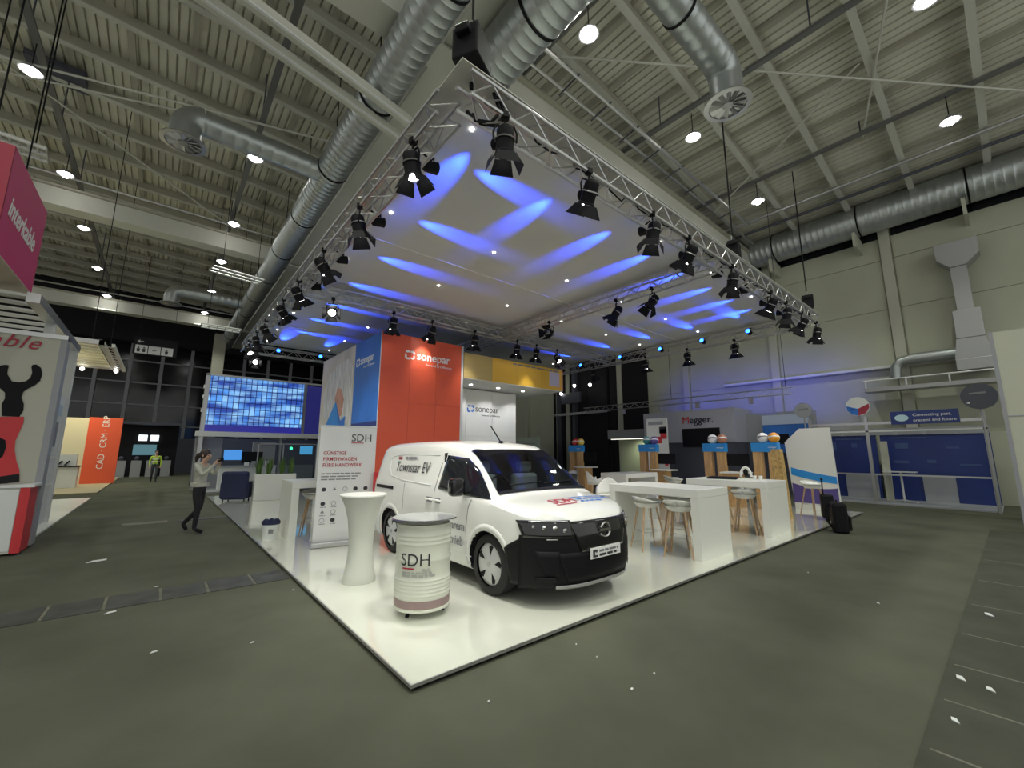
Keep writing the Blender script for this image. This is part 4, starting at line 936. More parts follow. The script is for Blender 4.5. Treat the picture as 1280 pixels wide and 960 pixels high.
# ---- left booth with the crimping tool poster
lb = thing('poster_booth', 'pale booth with a giant red handled crimping tool poster at the left edge', 'booth', (-3.3, 8.2, 0))
def lpoly(pts, m, name, d, parent=None):
    q = [at(u, v, 'y', 8.2) for u, v in pts]; MB().prism([(p.x + 3.3, p.z) for p in q], (0, -.012 - d, 0), (1, 0, 0), (0, 0, 1), (0, -.004, 0)).build(name, m, parent or lb)
MB().box(-4.5, -.3, 0, .10, 10.0, .035).build('booth_floor', 'white', lb)
pw = MB().box(-4.5, 0, 1.10, .15, .25, 3.75).build('poster_wall', mat('warm_grey_print', (.50, .49, .42), .55), lb)
MB().box(.15, .0, .05, .24, .30, 3.75).build('wall_edge', 'grey', lb); MB().box(-4.5, -.015, 3.70, .24, .25, 3.78).build('top_cap', 'alu', lb)
lpoly([(-12, 462), (0, 457), (8, 456), (11.5, 457), (10, 462), (9.5, 468), (15, 476.5), (24, 478), (32.5, 476.5), (38, 472.5), (40.5, 466), (39.5, 459), (41, 456), (46, 455.7), (51.5, 460), (53, 468.5), (50, 476.5), (43.5, 482), (35, 486), (29.5, 490), (27, 497), (30, 505), (29.5, 513), (24.5, 521), (2.5, 520), (2.5, 505), (6.5, 498), (6.5, 491), (0, 485), (-10, 478)], 'black', 'tool_jaw', 0, pw)
lpoly([(-14, 521), (30, 521), (29.5, 529), (24.5, 540), (19.5, 551), (18.5, 562), (20.5, 575.5), (24.5, 588), (24.5, 602), (-16, 606)], 'red', 'tool_handle', 0, pw)
lpoly([(-14, 545), (0, 547), (7, 550), (8, 559), (4, 570), (-2, 575), (-14, 577)], 'black', 'handle_inlay', .005, pw); lpoly([(-16, 598), (24.5, 592), (24.5, 602), (-16, 607)], 'dark', 'handle_foot', .005, pw)
p = at(-42, 437, 'y', 8.18); p = at(48, 437, 'y', 8.18); text('interkable', 'lettering', 'darkred', pw, (p.x + 3.3, -.02, p.z), (1, 0, 0), (0, 0, 1), .34, align='RIGHT', shear=.4, space=1.1)
ctr_ = thing('poster_counter', 'white counter with a red edge below the tool poster at the left edge', 'counter', (-3.3, 7.6, .035))
MB().box(-4.5, 0, 0, .10, .55, 1.03).build('counter_body', mat('counter_front_print', (.62, .62, .58), .4), ctr_); MB().box(-4.5, -.03, 1.03, .25, .58, 1.07).build('counter_top', 'white2', ctr_)
MB().box(.10, -.02, 0, .21, .56, 1.03).build('red_edge', 'red', ctr_); MB().box(-1.3, -.012, .04, .09, 0, 1.0).build('front_panel', 'white2', ctr_)
pk = thing('hanging_sign_box', 'large magenta hanging sign box with white script lettering at the upper left edge', 'sign', (-3.6, 5.85, 4.45))
MB().box(-4, .02, 0, -.01, 2.22, 1.56).build('inner_box', 'beige', pk); MB().box(-.015, 0, 0, 0, 2.24, 1.57).build('magenta_face', 'pink', pk)
MB().box(-4, -.01, 0, -.0, .02, 1.57).build('crimson_face', 'pinkd', pk); MB().box(-4, 0, -.012, 0, 2.24, 0).build('bottom_face', 'beige', pk)
text('interkable', 'lettering', 'letter', pk, (.005, .22, .62), (0, 1, 0), (0, 0, 1), .46, shear=.35, bold=.02, sx=.85)
for x, y in ((-.3, .3), (-.3, 2.0), (-3.5, .3)): MB().tube([(x, y, 1.57), (x, y, 9.1)], .012, 6).build('suspension_cable', 'black', pk)
lf = thing('slatted_pavilion', 'silver post and beam frame with pale slatted ceiling behind the tool poster', 'pavilion', (-3.4, 8.5, 0))
for y in (.2, 3.05): MB().box(-.07, y, .035, .07, y + .14, 4.1).build('post', 'white2', lf)
MB().box(-.08, -1.3, 4.08, .08, 3.3, 4.24).build('edge_beam', 'alu', lf); MB().box(-4, 3.1, 4.08, 0, 3.26, 4.24).build('rear_beam', 'alu', lf)
for k in range(7): MB().box(-4.4, -.9 + .55 * k, 4.26, -.15, -.72 + .55 * k, 4.30).build('ceiling_slat', 'letter', lf)
for k, (y0, y1) in enumerate(((.45, 1.7), (1.75, 3.0))):
    for z0, z1 in ((.06, .9), (.95, 1.5), (1.55, 2.9)): MB().box(-.03, y0, z0, .02, y1, z1).build('side_panel', 'white2', lf)
    MB().box(.021, y0 + .3, 1.75, .026, y0 + .9, 2.3).build('tool_picture', 'inkg', lf); MB().box(.021, y0 + .15, 2.45, .026, y1 - .15, 2.7).build('panel_print', mat('pale_blue_print', (.45, .55, .66), .5), lf)
# ---- warm lit booth further back
wb = thing('warm_booth', 'warm lit booth with cream wall and orange panel reading CAD CRM ERP, far left', 'booth', (-3.35, 20.5, 0))
tan = mat('tan_floor', (.42, .36, .22), .7, noise=.1, nscale=2.); MB().box(-6, 0, 0, .1, 13, .05).build('booth_floor', tan, wb)
MB().box(-3.2, 6.4, .05, -1.05, 6.5, 3.3).build('cream_wall', mat('cream_board', (.70, .66, .48), .6), wb); MB().box(-1.05, 6.35, .05, .2, 6.5, 3.35).build('orange_panel', 'orange', wb)
text('CAD · CRM · ERP', 'lettering', 'letter', wb, (-.30, 6.34, .75), (0, 0, 1), (-1, 0, 0), .36)
for x in (-2.2, -.6): spot('booth_light', wb, (-3.35 + x, 25.2, 4.6), (-3.35 + x, 26.9, 1.5), 90, (1, .85, .5), 110, .8, .1)
cn = MB().box(-2.2, 3.6, .05, -.9, 4.2, .95).build('counter', 'white', wb); MB().box(-2.25, 3.5, .95, -.85, 4.25, 1.0).build('counter_top', 'black', wb)
MB().box(-2.1, 3.9, 1.0, -1.0, 4.2, 1.5).build('display_riser', 'white', wb)
for k in range(3): MB().beam((-1.8 + .22 * k, 3.85, 1.02), (-1.66 + .22 * k, 3.85, 1.22), .05, .05).build('tool_sample', 'black', wb)
MB().tube([(-2.35, 2.9, .05), (-2.35, 2.9, 1.4)], .04, 8).build('info_stele', 'alud', wb)
wc = thing('slatted_canopy', 'warm glowing slatted canopy framed by truss above the far left booth', 'canopy', (-3.35, 15.4, 5.0))
for k in range(9): MB().box(-5, .6 * k, .06, -.1, .6 * k + .46, .10).build('slat', mat('warm_slat', (.80, .76, .55), .5), wc)
for y in (-.1, 5.3): MB().box(-5, y, 0, .1, y + .12, .14).build('frame_bar', 'alu', wc)
MB().box(-.02, -.1, 0, .1, 5.4, .14).build('frame_bar', 'beaml', wc); MB().box(.28, -.1, -.05, .36, 5.4, .06).build('frame_bar', 'beaml', wc)
for k in range(10): MB().beam((.04, .55 * k, .02), (.32, .55 * k + .5, .0), .03, .03).build('diagonal', 'alu', wc)
for y in (.1, 5.2): MB().tube([(-.2, y, .1), (-.2, y, 8.4)], .012, 6).build('suspension_cable', 'black', wc)
spot('canopy_light', wc, (-5.2, 18, 3.9), (-5.2, 18.2, 6), 60, (1, .88, .55), 150, .8, .2)
for k, (x, y) in enumerate(((.1, 5.0), (-.9, 5.2))): MB().sphere((x, y, -.10), .07, 10, 6).build('lamp', 'lamp_white', wc)
def ladder(label, p, q, w=.35, n=6):
    p, q = V(p), V(q); d = (q - p).normalized(); s = V((-d.y, d.x, 0)) * w; t = thing('ladder_truss', label, 'truss', tuple(p)); L_ = (q - p).length
    for k in (0, .5, 1): MB().tube([s * k, d * L_ + s * k], .035, 6).build('rail', 'white2', t)
    for k in range(n): MB().tube([d * (L_ * k / (n - 1)), d * (L_ * k / (n - 1)) + s], .02, 6).build('rung', 'alu', t)
    for k in (.15, .85): MB().tube([d * (L_ * k), d * (L_ * k) + V((0, 0, 13.3 - p.z))], .012, 5).build('suspension_cable', 'black', t)
ladder('pale hanging ladder truss above the magenta sign box', at(-40, 152, 'z', 7.2), at(58, 186, 'z', 7.2), .5, 9)
ladder('pale ladder truss hanging beside the far end of the long left duct', at(268, 332, 'z', 9.), at(330, 350, 'z', 9.), .7, 8)
ladder('short pale ladder truss hanging low near the far left truss corner', at(252, 404, 'z', 7.5), at(302, 412, 'z', 7.5), .7, 6)
# ---- restroom sign hanging in the aisle
sg = thing('restroom_sign', 'black hanging restroom sign with an arrow and three white pictogram squares', 'sign', (-3.3, 30, 7.4))
MB().box(-.1, 0, 0, 1.95, .06, 1.05).build('board', 'dark', sg)
for k in range(3): MB().box(.0 + .60 * k, -.01, .06, .56 + .60 * k, 0, .56).build('pictogram_tile', 'white2', sg)
def manicon(x, z, s=1.): MB().sphere((x, -.012, z + .26), .045, 8, 6, (1, .2, 1)).build('pictogram', 'ink', sg); MB().prism([(-.06, 0), (.06, 0), (.08, .2), (-.08, .2)], (x, -.011, z), (1, 0, 0), (0, 0, 1), (0, -.006, 0)).build('pictogram', 'ink', sg)
manicon(.15, .14); manicon(.40, .14); manicon(1.45, .14); MB().prism([(0, 0), (.2, .03), (.2, .1), (0, .07)], (.78, -.011, .25), (1, 0, 0), (0, 0, 1), (0, -.006, 0)).build('pictogram', 'inkg', sg)
MB().prism([(0, .08), (.13, .18), (.13, .1), (.3, .1), (.3, .06), (.13, .06), (.13, -.02)], (.05, -.001, .70), (1, 0, 0), (0, 0, 1), (0, -.006, 0)).build('arrow', 'white2', sg)
for x in (.1, 1.7): MB().tube([(x, .03, 1.05), (x, .03, 6.2)], .012, 6).build('suspension_cable', 'black', sg)
# ---- dark bar under the glazing
db_ = thing('dark_kiosk', 'unlit dark kiosk with pale blue glowing counter below the night windows', 'kiosk', (-3.9, 33.5, 0))
MB().box(0, 1.5, 0, 3.3, 1.6, 3.5).build('back_wall', 'dark', db_); MB().box(-.05, 0, 3.4, 3.35, 1.6, 3.55).build('roof_edge', 'greyd', db_)
bluegl = mat('dim_blue_screen', (.05, .1, .12), .4, emit=(.25, .55, .65), estr=.25)
MB().box(1.0, 1.4, 1.4, 2.2, 1.48, 2.1).build('wall_screen', bluegl, db_)
for x in (1.2, 1.8): MB().box(x, 1.38, 2.35, x + .45, 1.45, 2.75).build('lit_sign', mat('white_sign', (1, 1, 1), .5, emit=(.85, .95, 1), estr=1.2), db_)
for k in range(4): MB().box(.3 + .75 * k, .2, 0, .8 + .75 * k, .6, 1.05).build('bar_unit', 'grey', db_); MB().sphere((.55 + .75 * k, .4, 1.2), .13, 10, 6).build('bowl', 'greyd', db_)
# ---- video wall stand behind the tower
vw = thing('video_wall', 'large blue video wall showing an office facade above a grey stand on the left', 'video wall', (-.25, 20, 0))
m = D.materials.new('video_facade'); m.use_nodes = True; nt = m.node_tree; b = nt.nodes['Principled BSDF']; b.inputs['Base Color'].default_value = (.01, .02, .05, 1); b.inputs['Roughness'].default_value = .3
tcn = nt.nodes.new('ShaderNodeTexCoord'); mp = nt.nodes.new('ShaderNodeMapping'); mp.inputs['Rotation'].default_value = (math.radians(90), 0, 0); nt.links.new(tcn.outputs['Object'], mp.inputs[0])
br = nt.nodes.new('ShaderNodeTexBrick'); br.offset = 0.; br.inputs['Color1'].default_value = (.10, .36, .95, 1); br.inputs['Color2'].default_value = (.35, .68, 1, 1); br.inputs['Mortar'].default_value = (.008, .02, .14, 1)
br.inputs['Scale'].default_value = 1.; br.inputs['Brick Width'].default_value = .22; br.inputs['Row Height'].default_value = .30; br.inputs['Mortar Size'].default_value = .022; br.inputs['Mortar Smooth'].default_value = .6
nt.links.new(mp.outputs[0], br.inputs['Vector'])
ns = nt.nodes.new('ShaderNodeTexNoise'); ns.inputs['Scale'].default_value = 1.; mp2 = nt.nodes.new('ShaderNodeMapping'); mp2.inputs['Scale'].default_value = (.7, 3.4, 1); nt.links.new(mp.outputs[0], mp2.inputs[0]); nt.links.new(mp2.outputs[0], ns.inputs['Vector'])
rp = nt.nodes.new('ShaderNodeValToRGB'); rp.color_ramp.elements[0].position = .38; rp.color_ramp.elements[0].color = (.12, .14, .40, 1); rp.color_ramp.elements[1].position = .6; nt.links.new(ns.outputs['Fac'], rp.inputs[0])
mx = nt.nodes.new('ShaderNodeMixRGB'); mx.blend_type = 'MULTIPLY'; mx.inputs[0].default_value = 1; nt.links.new(br.outputs[0], mx.inputs[1]); nt.links.new(rp.outputs[0], mx.inputs[2])
nt.links.new(mx.outputs[0], b.inputs['Emission Color']); b.inputs['Emission Strength'].default_value = .8; M['facade'] = m
MB().box(.15, 0, 2.85, 4.05, .05, 5.05).build('screen', 'facade', vw); MB().box(.1, -.01, 2.55, 4.1, .06, 2.84).build('lower_screen_band', mat('navy_screen', (.01, .01, .06), .3, emit=(.03, .03, .35), estr=.5), vw)
MB().box(4.2, 0, 2.55, 9.5, .05, 5.0).build('dark_screen', mat('indigo_screen', (.01, .01, .05), .3, emit=(.02, .02, .14), estr=.6), vw)
text('S', 'lettering', 'letter', vw, (4.95, -.02, 4.05), (1, 0, 0), (0, 0, 1), .5)
MB().box(-.02, -.06, 0, .13, .3, 5.12).build('frame_post', 'alu', vw); MB().box(4.07, -.04, 2.5, 4.19, .1, 5.1).build('frame_post', 'alud', vw); MB().box(-.02, -.06, 5.06, 9.5, .3, 5.14).build('frame_top', 'alu', vw)
MB().box(-.15, -.2, 2.32, 9.5, .35, 2.54).build('fascia_beam', 'white2', vw); MB().box(-.10, .3, 0, .9, .5, 2.3).build('back_wall', 'grey', vw); MB().box(.0, 3.2, 0, 9.5, 3.3, 2.32).build('back_wall', 'greyd', vw)
MB().box(2.1, .2, .0, 3.05, .4, 2.1).build('grey_panel', 'grey', vw); MB().box(3.2, .1, 0, 3.28, .3, 2.32).build('pillar', 'alud', vw)
for z in (3.4, 4.0, 4.45): MB().box(-.06, .0, z, -.02, .25, z + .16).build('side_lettering_block', 'letter', vw)
dk = thing('reception_desk', 'grey reception desk with screens in the stand under the video wall', 'desk', (.9, 18.7, .05))
MB().box(-.4, 0, 0, 1.7, .6, .95).build('desk_body', 'white2', dk); MB().box(-.45, -.05, .95, 1.75, .65, 1.0).build('desk_top', 'grey', dk)
MB().box(-.3, .1, 1.25, .35, .15, 1.68).build('monitor', mat('blue_monitor', (.02, .1, .3), .3, emit=(.08, .35, .9), estr=.6), dk); MB().box(.4, .4, 1.1, 1.2, .45, 1.6).build('dark_monitor', 'black', dk)
for k in range(4): MB().box(.5 + .27 * k, .1, 1.0, .66 + .27 * k, .3, 1.14 + .05 * (k % 2)).build('device', ('letter', 'grey', 'black', 'letter')[k], dk)
gp_ = thing('glass_partition', 'clear glass partition in a thin grey frame behind the planter', 'partition', (2.4, 16.6, 0))
MB().box(0, 0, .05, 1.3, .02, 1.95).build('pane', 'clear', gp_); MB().box(-.9, -.02, 1.95, 1.35, .04, 2.0).build('top_rail', 'alud', gp_); MB().box(0, .3, .05, 1.3, .34, 1.1).build('grey_base_panel', 'grey', gp_)
for x in (-.9, 0, 1.3): MB().box(x, -.02, .0, x + .04, .04, 2.0).build('frame_post', 'alud', gp_)
MB().sphere((.35, .2, 1.80), .06, 10, 6).build('green_lamp', mat('green_glow', (.1, .8, .3), .4, emit=(.05, 1., .35), estr=2.), gp_); MB().box(.7, .2, 1.55, 1.2, .22, 1.9).build('blue_sign', mat('cyan_sign', (.1, .45, .8), .4, emit=(.1, .5, .9), estr=.5), gp_)
np_ = thing('neighbour_platform', 'dark edged grey platform of the stand under the video wall', 'platform', (0, 18.0, 0)); MB().box(-.15, 0, 0, 9, 6, .045).build('deck', 'grey', np_); MB().box(-.17, -.02, 0, 9, 0, .05).build('edge', 'alud', np_)
# ---- grey instrument booth on the right
mg = thing('instrument_booth', 'lilac grey booth wall with red and black lettering and a black television', 'booth', (17.2, 4.6, 0))
MB().box(0, 0, 2.15, 2.0, 4.4, 3.62).build('upper_block', mat('lilac_grey_board', (.42, .42, .50), .5), mg); MB().box(.02, 0, 0, 2.0, 4.4, 2.15).build('lower_block', 'greyd', mg)
text('M', 'lettering', 'red', mg, (-.012, 2.35, 3.02), (0, -1, 0), (0, 0, 1), .46, bold=.0, depth=.02); text('egger.', 'lettering', 'black', mg, (-.012, 2.01, 3.02), (0, -1, 0), (0, 0, 1), .46, bold=.0, depth=.02)
tv = MB().box(-.06, .65, 1.95, -.005, 2.35, 2.78).build('television', 'black', mg)
MB().box(1.2, -2.6, 0, 1.3, 0, 2.15).build('dark_side_wall', 'greyd', mg); MB().box(1.2, -2.6, 2.15, 1.3, 0, 3.4).build('lilac_side_wall', 'grey', mg)
po = MB().box(.9, -2.45, 1.7, .93, -.75, 3.25).build('poster', 'print_blue', mg); MB().box(.88, -2.45, 2.85, .9, -.75, 3.25).build('poster_sky', mat('pale_sky_print', (.5, .58, .78), .5), po); MB().box(.87, -1.7, 2.05, .89, -1.25, 2.45).build('poster_device', 'black', po)
mt_ = thing('booth_truss', 'thin aluminium lighting truss above the grey instrument booth', 'truss', (16.6, 2.2, 3.9))
for dz in (0, .25): MB().tube([(0, 0, dz), (0, 10.2, dz)], .025, 6).build('chord', 'alu', mt_)
for k in range(34): MB().tube([(0, .3 * k, .25 * (k % 2)), (0, .3 * k + .3, .25 * ((k + 1) % 2))], .01, 5).build('brace', 'alu', mt_)
for y in (1.4, 3.6, 5.4, 7.5): MB().box(-.07, y, -.26, .07, y + .14, -.03).build('lamp_head', 'alud', mt_)
for y in (-.2, 1.5, 3.5, 5.5): spot('wall_wash', mt_, (17.3, 2.2 + y, 3.9), (20, 2.2 + y, 4.4), 80, (.05, .07, 1.), 85, .9, .1)
for y in (.2, 4.9, 9.9): MB().tube([(0, y, .25), (0, y, 8.15)], .01, 5).build('suspension_cable', 'black', mt_)
rb = thing('poster_stand', 'white poster stand with red blocks beside the lit doorway', 'poster', (16.0, 7.05, 0))
MB().box(0, 0, .9, .05, 1.05, 3.25).build('board', 'white2', rb)
for z0, z1, y0, y1, m_ in ((2.3, 2.75, .05, .35, 'red'), (2.55, 2.85, .05, .4, 'ink'), (2.1, 2.4, .3, .7, 'red'), (1.1, 1.5, .05, .2, 'red'), (1.9, 2.2, .6, .98, 'black'), (2.95, 3.1, .2, .95, 'pk_blue')):
    MB().box(-.008, y0, z0, 0, y1, z1).build('print_block', m_ if m_ in M else 'grey', rb)
MB().box(0, .3, 0, .05, .7, .9).build('stand_foot', 'alud', rb)
kd = thing('lit_kiosk', 'small grey roofed kiosk with pale lit wall and dark doorway far behind the counters', 'kiosk', (18.4, 9.27, 0))
MB().box(0, -.2, 2.45, 1.3, 2.9, 2.95).build('roof_fascia', 'grey', kd); MB().box(1.1, -.2, 0, 1.3, 2.9, 2.45).build('back_wall', mat('pale_green_board', (.55, .60, .42), .6), kd)
MB().box(.95, .3, .6, 1.09, .75, 2.05).build('doorway', 'dark', kd); MB().box(.9, .2, .4, 1.0, .28, 2.1).build('door_frame', 'letter', kd); MB().box(.2, .6, 0, .6, .9, .9).build('stool_block', 'white2', kd)
spot('kiosk_light', kd, (18.7, 10.4, 2.4), (19.3, 10.4, 1.), 40, (.95, 1, .75), 150, .8, .1)
MB().box(.15, -.1, 2.42, .25, 2.8, 2.45).build('light_strip', mat('strip_glow', (1, 1, 1), .5, emit=(1, 1, .85), estr=1.2), kd)
rg = thing('rigging_frame', 'dark rigging frame with small work lights in front of the black curtain', 'rigging', (18.9, 12.4, 0))
for y in (0, 4.5): MB().box(0, y, 0, .12, y + .12, 6.8).build('mast', 'black', rg)
MB().box(0, 0, 4.1, .12, 4.6, 4.25).build('cross_beam', 'alud', rg); MB().box(.1, 2.4, 4.9, .3, 4.0, 5.6).build('control_box', 'greyd', rg)
for y, z in ((1.4, 5.9), (2.7, 6.0), (3.9, 5.6)): MB().sphere((0, y, z), .10, 10, 6).build('work_light', 'lamp_white', rg)
gw = thing('glass_display', 'pale green glass display wall with a small picture behind the van roof', 'display wall', (16.5, 17.2, 0))
MB().box(0, -1.2, 0, .1, 1.4, 2.6).build('panel', mat('pale_green_glass', (.58, .68, .55), .25), gw); MB().box(-.01, -.9, .6, 0, -.1, 1.4).build('picture', 'greyd', gw); MB().box(-.01, -.9, 2.2, 0, 1.2, 2.25).build('shelf_line', 'grey', gw); MB().box(-.2, 1.5, 0, .1, 2.1, 2.35).build('blue_column', 'print_blue', gw); MB().sphere((-.05, 1.8, 2.45), .18, 12, 8).build('orange_ball', 'b_or', gw, smooth=True)
# ---- blue booth on the far right
bb = thing('blue_booth', 'open booth with deep blue walls, silver posts and grey panels on the far right', 'booth', (17.2, -2.5, 0))
MB().box(-.1, 0, 0, 2.3, 4.45, .04).build('booth_floor', 'grey', bb)
for y0, y1 in ((0, 2.75), (2.85, 4.4)): MB().box(1.9, y0 + .02, .04, 2.0, y1, 2.35).build('blue_wall', 'deepblue', bb)
MB().box(1.86, .0, 2.35, 2.05, 4.45, 2.6).build('wall_head', 'grey', bb)
for y0, y1 in ((.95, 1.75), (2.95, 3.9)): MB().box(1.84, y0, .04, 1.9, y1, .92).build('grey_panel', 'grey', bb)
for y in (0, 2.72, 4.36): MB().box(-.04, y, .04, .05, y + .09, 2.95).build('post', 'alu', bb)
MB().box(1.0, 2.45, .04, 1.12, 2.65, 2.1).build('inner_column', 'cream2', bb)
MB().box(-.03, 0, .95, .03, 4.45, 1.0).build('front_rail', 'alu', bb); MB().box(-.05, 0, 2.65, .05, 4.45, 2.74).build('upper_beam', 'alu', bb); MB().box(-.04, 0, 2.40, .04, 4.45, 2.45).build('upper_beam', 'white2', bb)
for y in (.6, 1.3, 2.0, 3.4, 4.0): MB().box(-.1, y, 2.28, .02, y + .1, 2.40).build('lamp_head', 'grey', bb)
sb = MB().box(-.10, .52, 2.62, -.04, 2.10, 3.05).build('sign_board', 'deepblue', bb); MB().prism([(.17 * math.cos(a), .11 * math.sin(a)) for a in [2 * math.pi * k / 20 for k in range(20)]], (-.105, 1.83, 2.83), (0, -1, 0), (0, 0, 1), (-.006, 0, 0)).build('oval_logo', mat('pale_cyan_logo', (.55, .75, .85), .4), sb)
text('Connecting past,', 'lettering', 'letter', sb, (-.104, 1.56, 2.87), (0, -1, 0), (0, 0, 1), .13); text('present and future', 'lettering', 'letter', sb, (-.104, 1.56, 2.70), (0, -1, 0), (0, 0, 1), .13)
for y, z, l, h in ((2.0, 1.85, .35, .2), (.75, 1.85, .3, .06), (1.35, 1.35, .22, .12), (.3, 1.28, .5, .06), (2.05, 1.33, .4, .1), (4.1, 1.8, .12, .3), (3.45, 1.9, .16, .16), (1.5, 2.22, 1.0, .04), (3.3, 2.2, .8, .04)): MB().box(1.885, y, z, 1.9, y + l, z + h).build('wall_print', mat('faded_blue_print', (.05, .09, .24), .5), bb)
bt = thing('side_table', 'slim white standing table with curved foot inside the blue booth', 'table', (17.9, -.35, .04))
MB().box(-.25, -.4, 1.0, .25, .45, 1.03).build('tabletop', 'white2', bt); MB().tube([(0, 0, .04), (0, 0, 1.0)], .03, 8).build('leg', 'white2', bt)
MB().tube([(0, .35 * t, .09 - .08 * abs(t)) for t in (-1, -.5, 0, .5, 1)], .025, 8).build('foot', 'white2', bt)
def disc_sign(label, x, y, z, r, base, parts, foot):
    t = thing('round_sign', label, 'sign', (x, y, z)); MB().cyl((0, 0, 0), (.05, 0, 0), r, n=36).build('disc', base, t, smooth=False)
    for pts, m_, nm in parts: MB().prism([(a * r, b_ * r) for a, b_ in pts], (-.001, 0, 0), (0, -1, 0), (0, 0, 1), (-.006, 0, 0)).build(nm, m_, t)
    MB().tube([(.06, 0, .1), (.06, 0, foot)], .025, 6).build('post', 'alud', t)
disc_sign('round hanging sign divided in white, blue and dark red above the blue booth', 17.1, .42, 3.30, .33, 'white2', (([(-.95, .1), (0, -.25), (0, -.98), (-.55, -.8), (-.9, -.4)], 'print_blue', 'blue_sector'), ([(0, -.25), (.95, .25), (.95, -.2), (.6, -.75), (0, -.98)], 'pinkd', 'red_sector'), ([(-.65, -.35), (-.3, -.25), (-.35, -.4)], 'letter', 'arrow')), -.57)
disc_sign('dark slate round hanging sign above the right end of the blue booth', 16.9, -2.45, 3.36, .38, 'greyd', (([(-.5, .3), (.4, .35), (.4, .2), (-.5, .15)], 'inkg', 'faded_print'), ([(-.75, -.5), (-.5, -.4), (-.55, -.55)], 'letter', 'arrow')), -3.36)
disc_sign('small pale round hanging sign beside the poster of the grey booth', 16.7, 1.95, 3.25, .28, 'grey', (([(-.6, .2), (.6, .3), (.6, .1), (-.6, 0)], 'inkg', 'faded_print'),), -3.25)
# ---- cream partition and showcase at the right edge
pn = struct(MB().box(13.0, -9, 0, 13.2, -2.86, 4.45).build('wall_partition', 'cream2'))
for z in (2.5,): MB().box(12.99, -9, z, 13.0, -2.86, z + .02).build('panel_joint', 'grey', pn)
MB().box(12.985, -2.93, 0, 13.21, -2.86, 4.47).build('edge_profile', 'grey', pn)
sc_ = thing('tall_showcase', 'tall dark showcase with small glowing white objects next to the cream partition', 'showcase', (15.6, -2.95, 0))
MB().box(-.2, -.6, 0, .25, .0, 2.3).build('case', 'dark', sc_); MB().box(-.22, -.02, 0, .27, .06, 2.35).build('frame', 'grey', sc_)
for k, (z, y) in enumerate(((.7, -.2), (1.05, -.35), (1.2, -.15), (1.5, -.3), (1.8, -.2))): MB().lathe([(.05, 0), (.06, .12), (.03, .18), (.03, .22)], 12, (-.24, y, z)).build('exhibit', mat('lit_exhibit', (.8, .9, .9), .4, emit=(.5, .8, .8), estr=.5), sc_, smooth=True)
# ---- litter on the carpet
for i, (u, v, s) in enumerate([(130, 768, .09), (193, 734, .04), (313, 804, .03), (720, 806, .02), (746, 822, .02), (818, 843, .025), (790, 863, .03), (1011, 716, .03), (1100, 755, .05), (1243, 771, .10), (1208, 852, .08), (1245, 866, .07), (1200, 905, .06), (187, 817, .05), (107, 704, .22), (365, 738, .03), (610, 878, .02)]):
    p = at(u, v, 'z', .01); t = tag(MB().prism([(0, 0), (s, .1 * s), (1.1 * s, .5 * s), (.4 * s, .55 * s)], (p.x, p.y, .007), (1, .2, 0), (-.2, 1, 0), (0, 0, .006)).build('paper_scrap', 'white2'), 'tiny pale scrap of paper littering the grey carpet', 'litter', 'paper scraps on the carpet')
# ================================================================== PEOPLE
def figure(name, label, loc, face, joints, edges, rad, colours, root='pelvis'):
    t = thing(name, label, 'person', loc, math.atan2(face[1], face[0]))
    names = list(joints); me = D.meshes.new('body'); me.from_pydata([joints[n] for n in names], [(names.index(a), names.index(b)) for a, b in edges], [])
    o = D.objects.new('body', me); COL.objects.link(o)
    md = o.modifiers.new('skin', 'SKIN'); md.use_smooth_shade = True; md.branch_smoothing = .3
    for i, n in enumerate(names):
        r = rad[n]; me.skin_vertices[0].data[i].radius = r if isinstance(r, tuple) else (r, r); me.skin_vertices[0].data[i].use_root = (n == root)
    sb_ = o.modifiers.new('sub', 'SUBSURF'); sb_.levels = 2; sb_.render_levels = 2
    dg = bpy.context.evaluated_depsgraph_get(); m2 = D.meshes.new_from_object(o.evaluated_get(dg)); D.objects.remove(o)
    b = D.objects.new('body', m2); COL.objects.link(b); b.parent = t; m2.materials.clear()
    mats = []
    for k, m in colours:
        if m not in mats: mats.append(m)
    for m in mats: m2.materials.append(M[m])
    segs = [(V(joints[a]), V(joints[b_]), a, b_) for a, b_ in edges]; cd = dict(colours)
    for p in m2.polygons:
        c = p.center; best = None
        for a, b_, na, nb in segs:
            d = b_ - a; u = max(0, min(1, (c - a).dot(d) / d.length_squared)); q = (c - a - d * u).length
            if best is None or q < best[0]: best = (q, nb if u > .35 else na)
        p.material_index = mats.index(cd[best[1]]); p.use_smooth = True
    return t, b
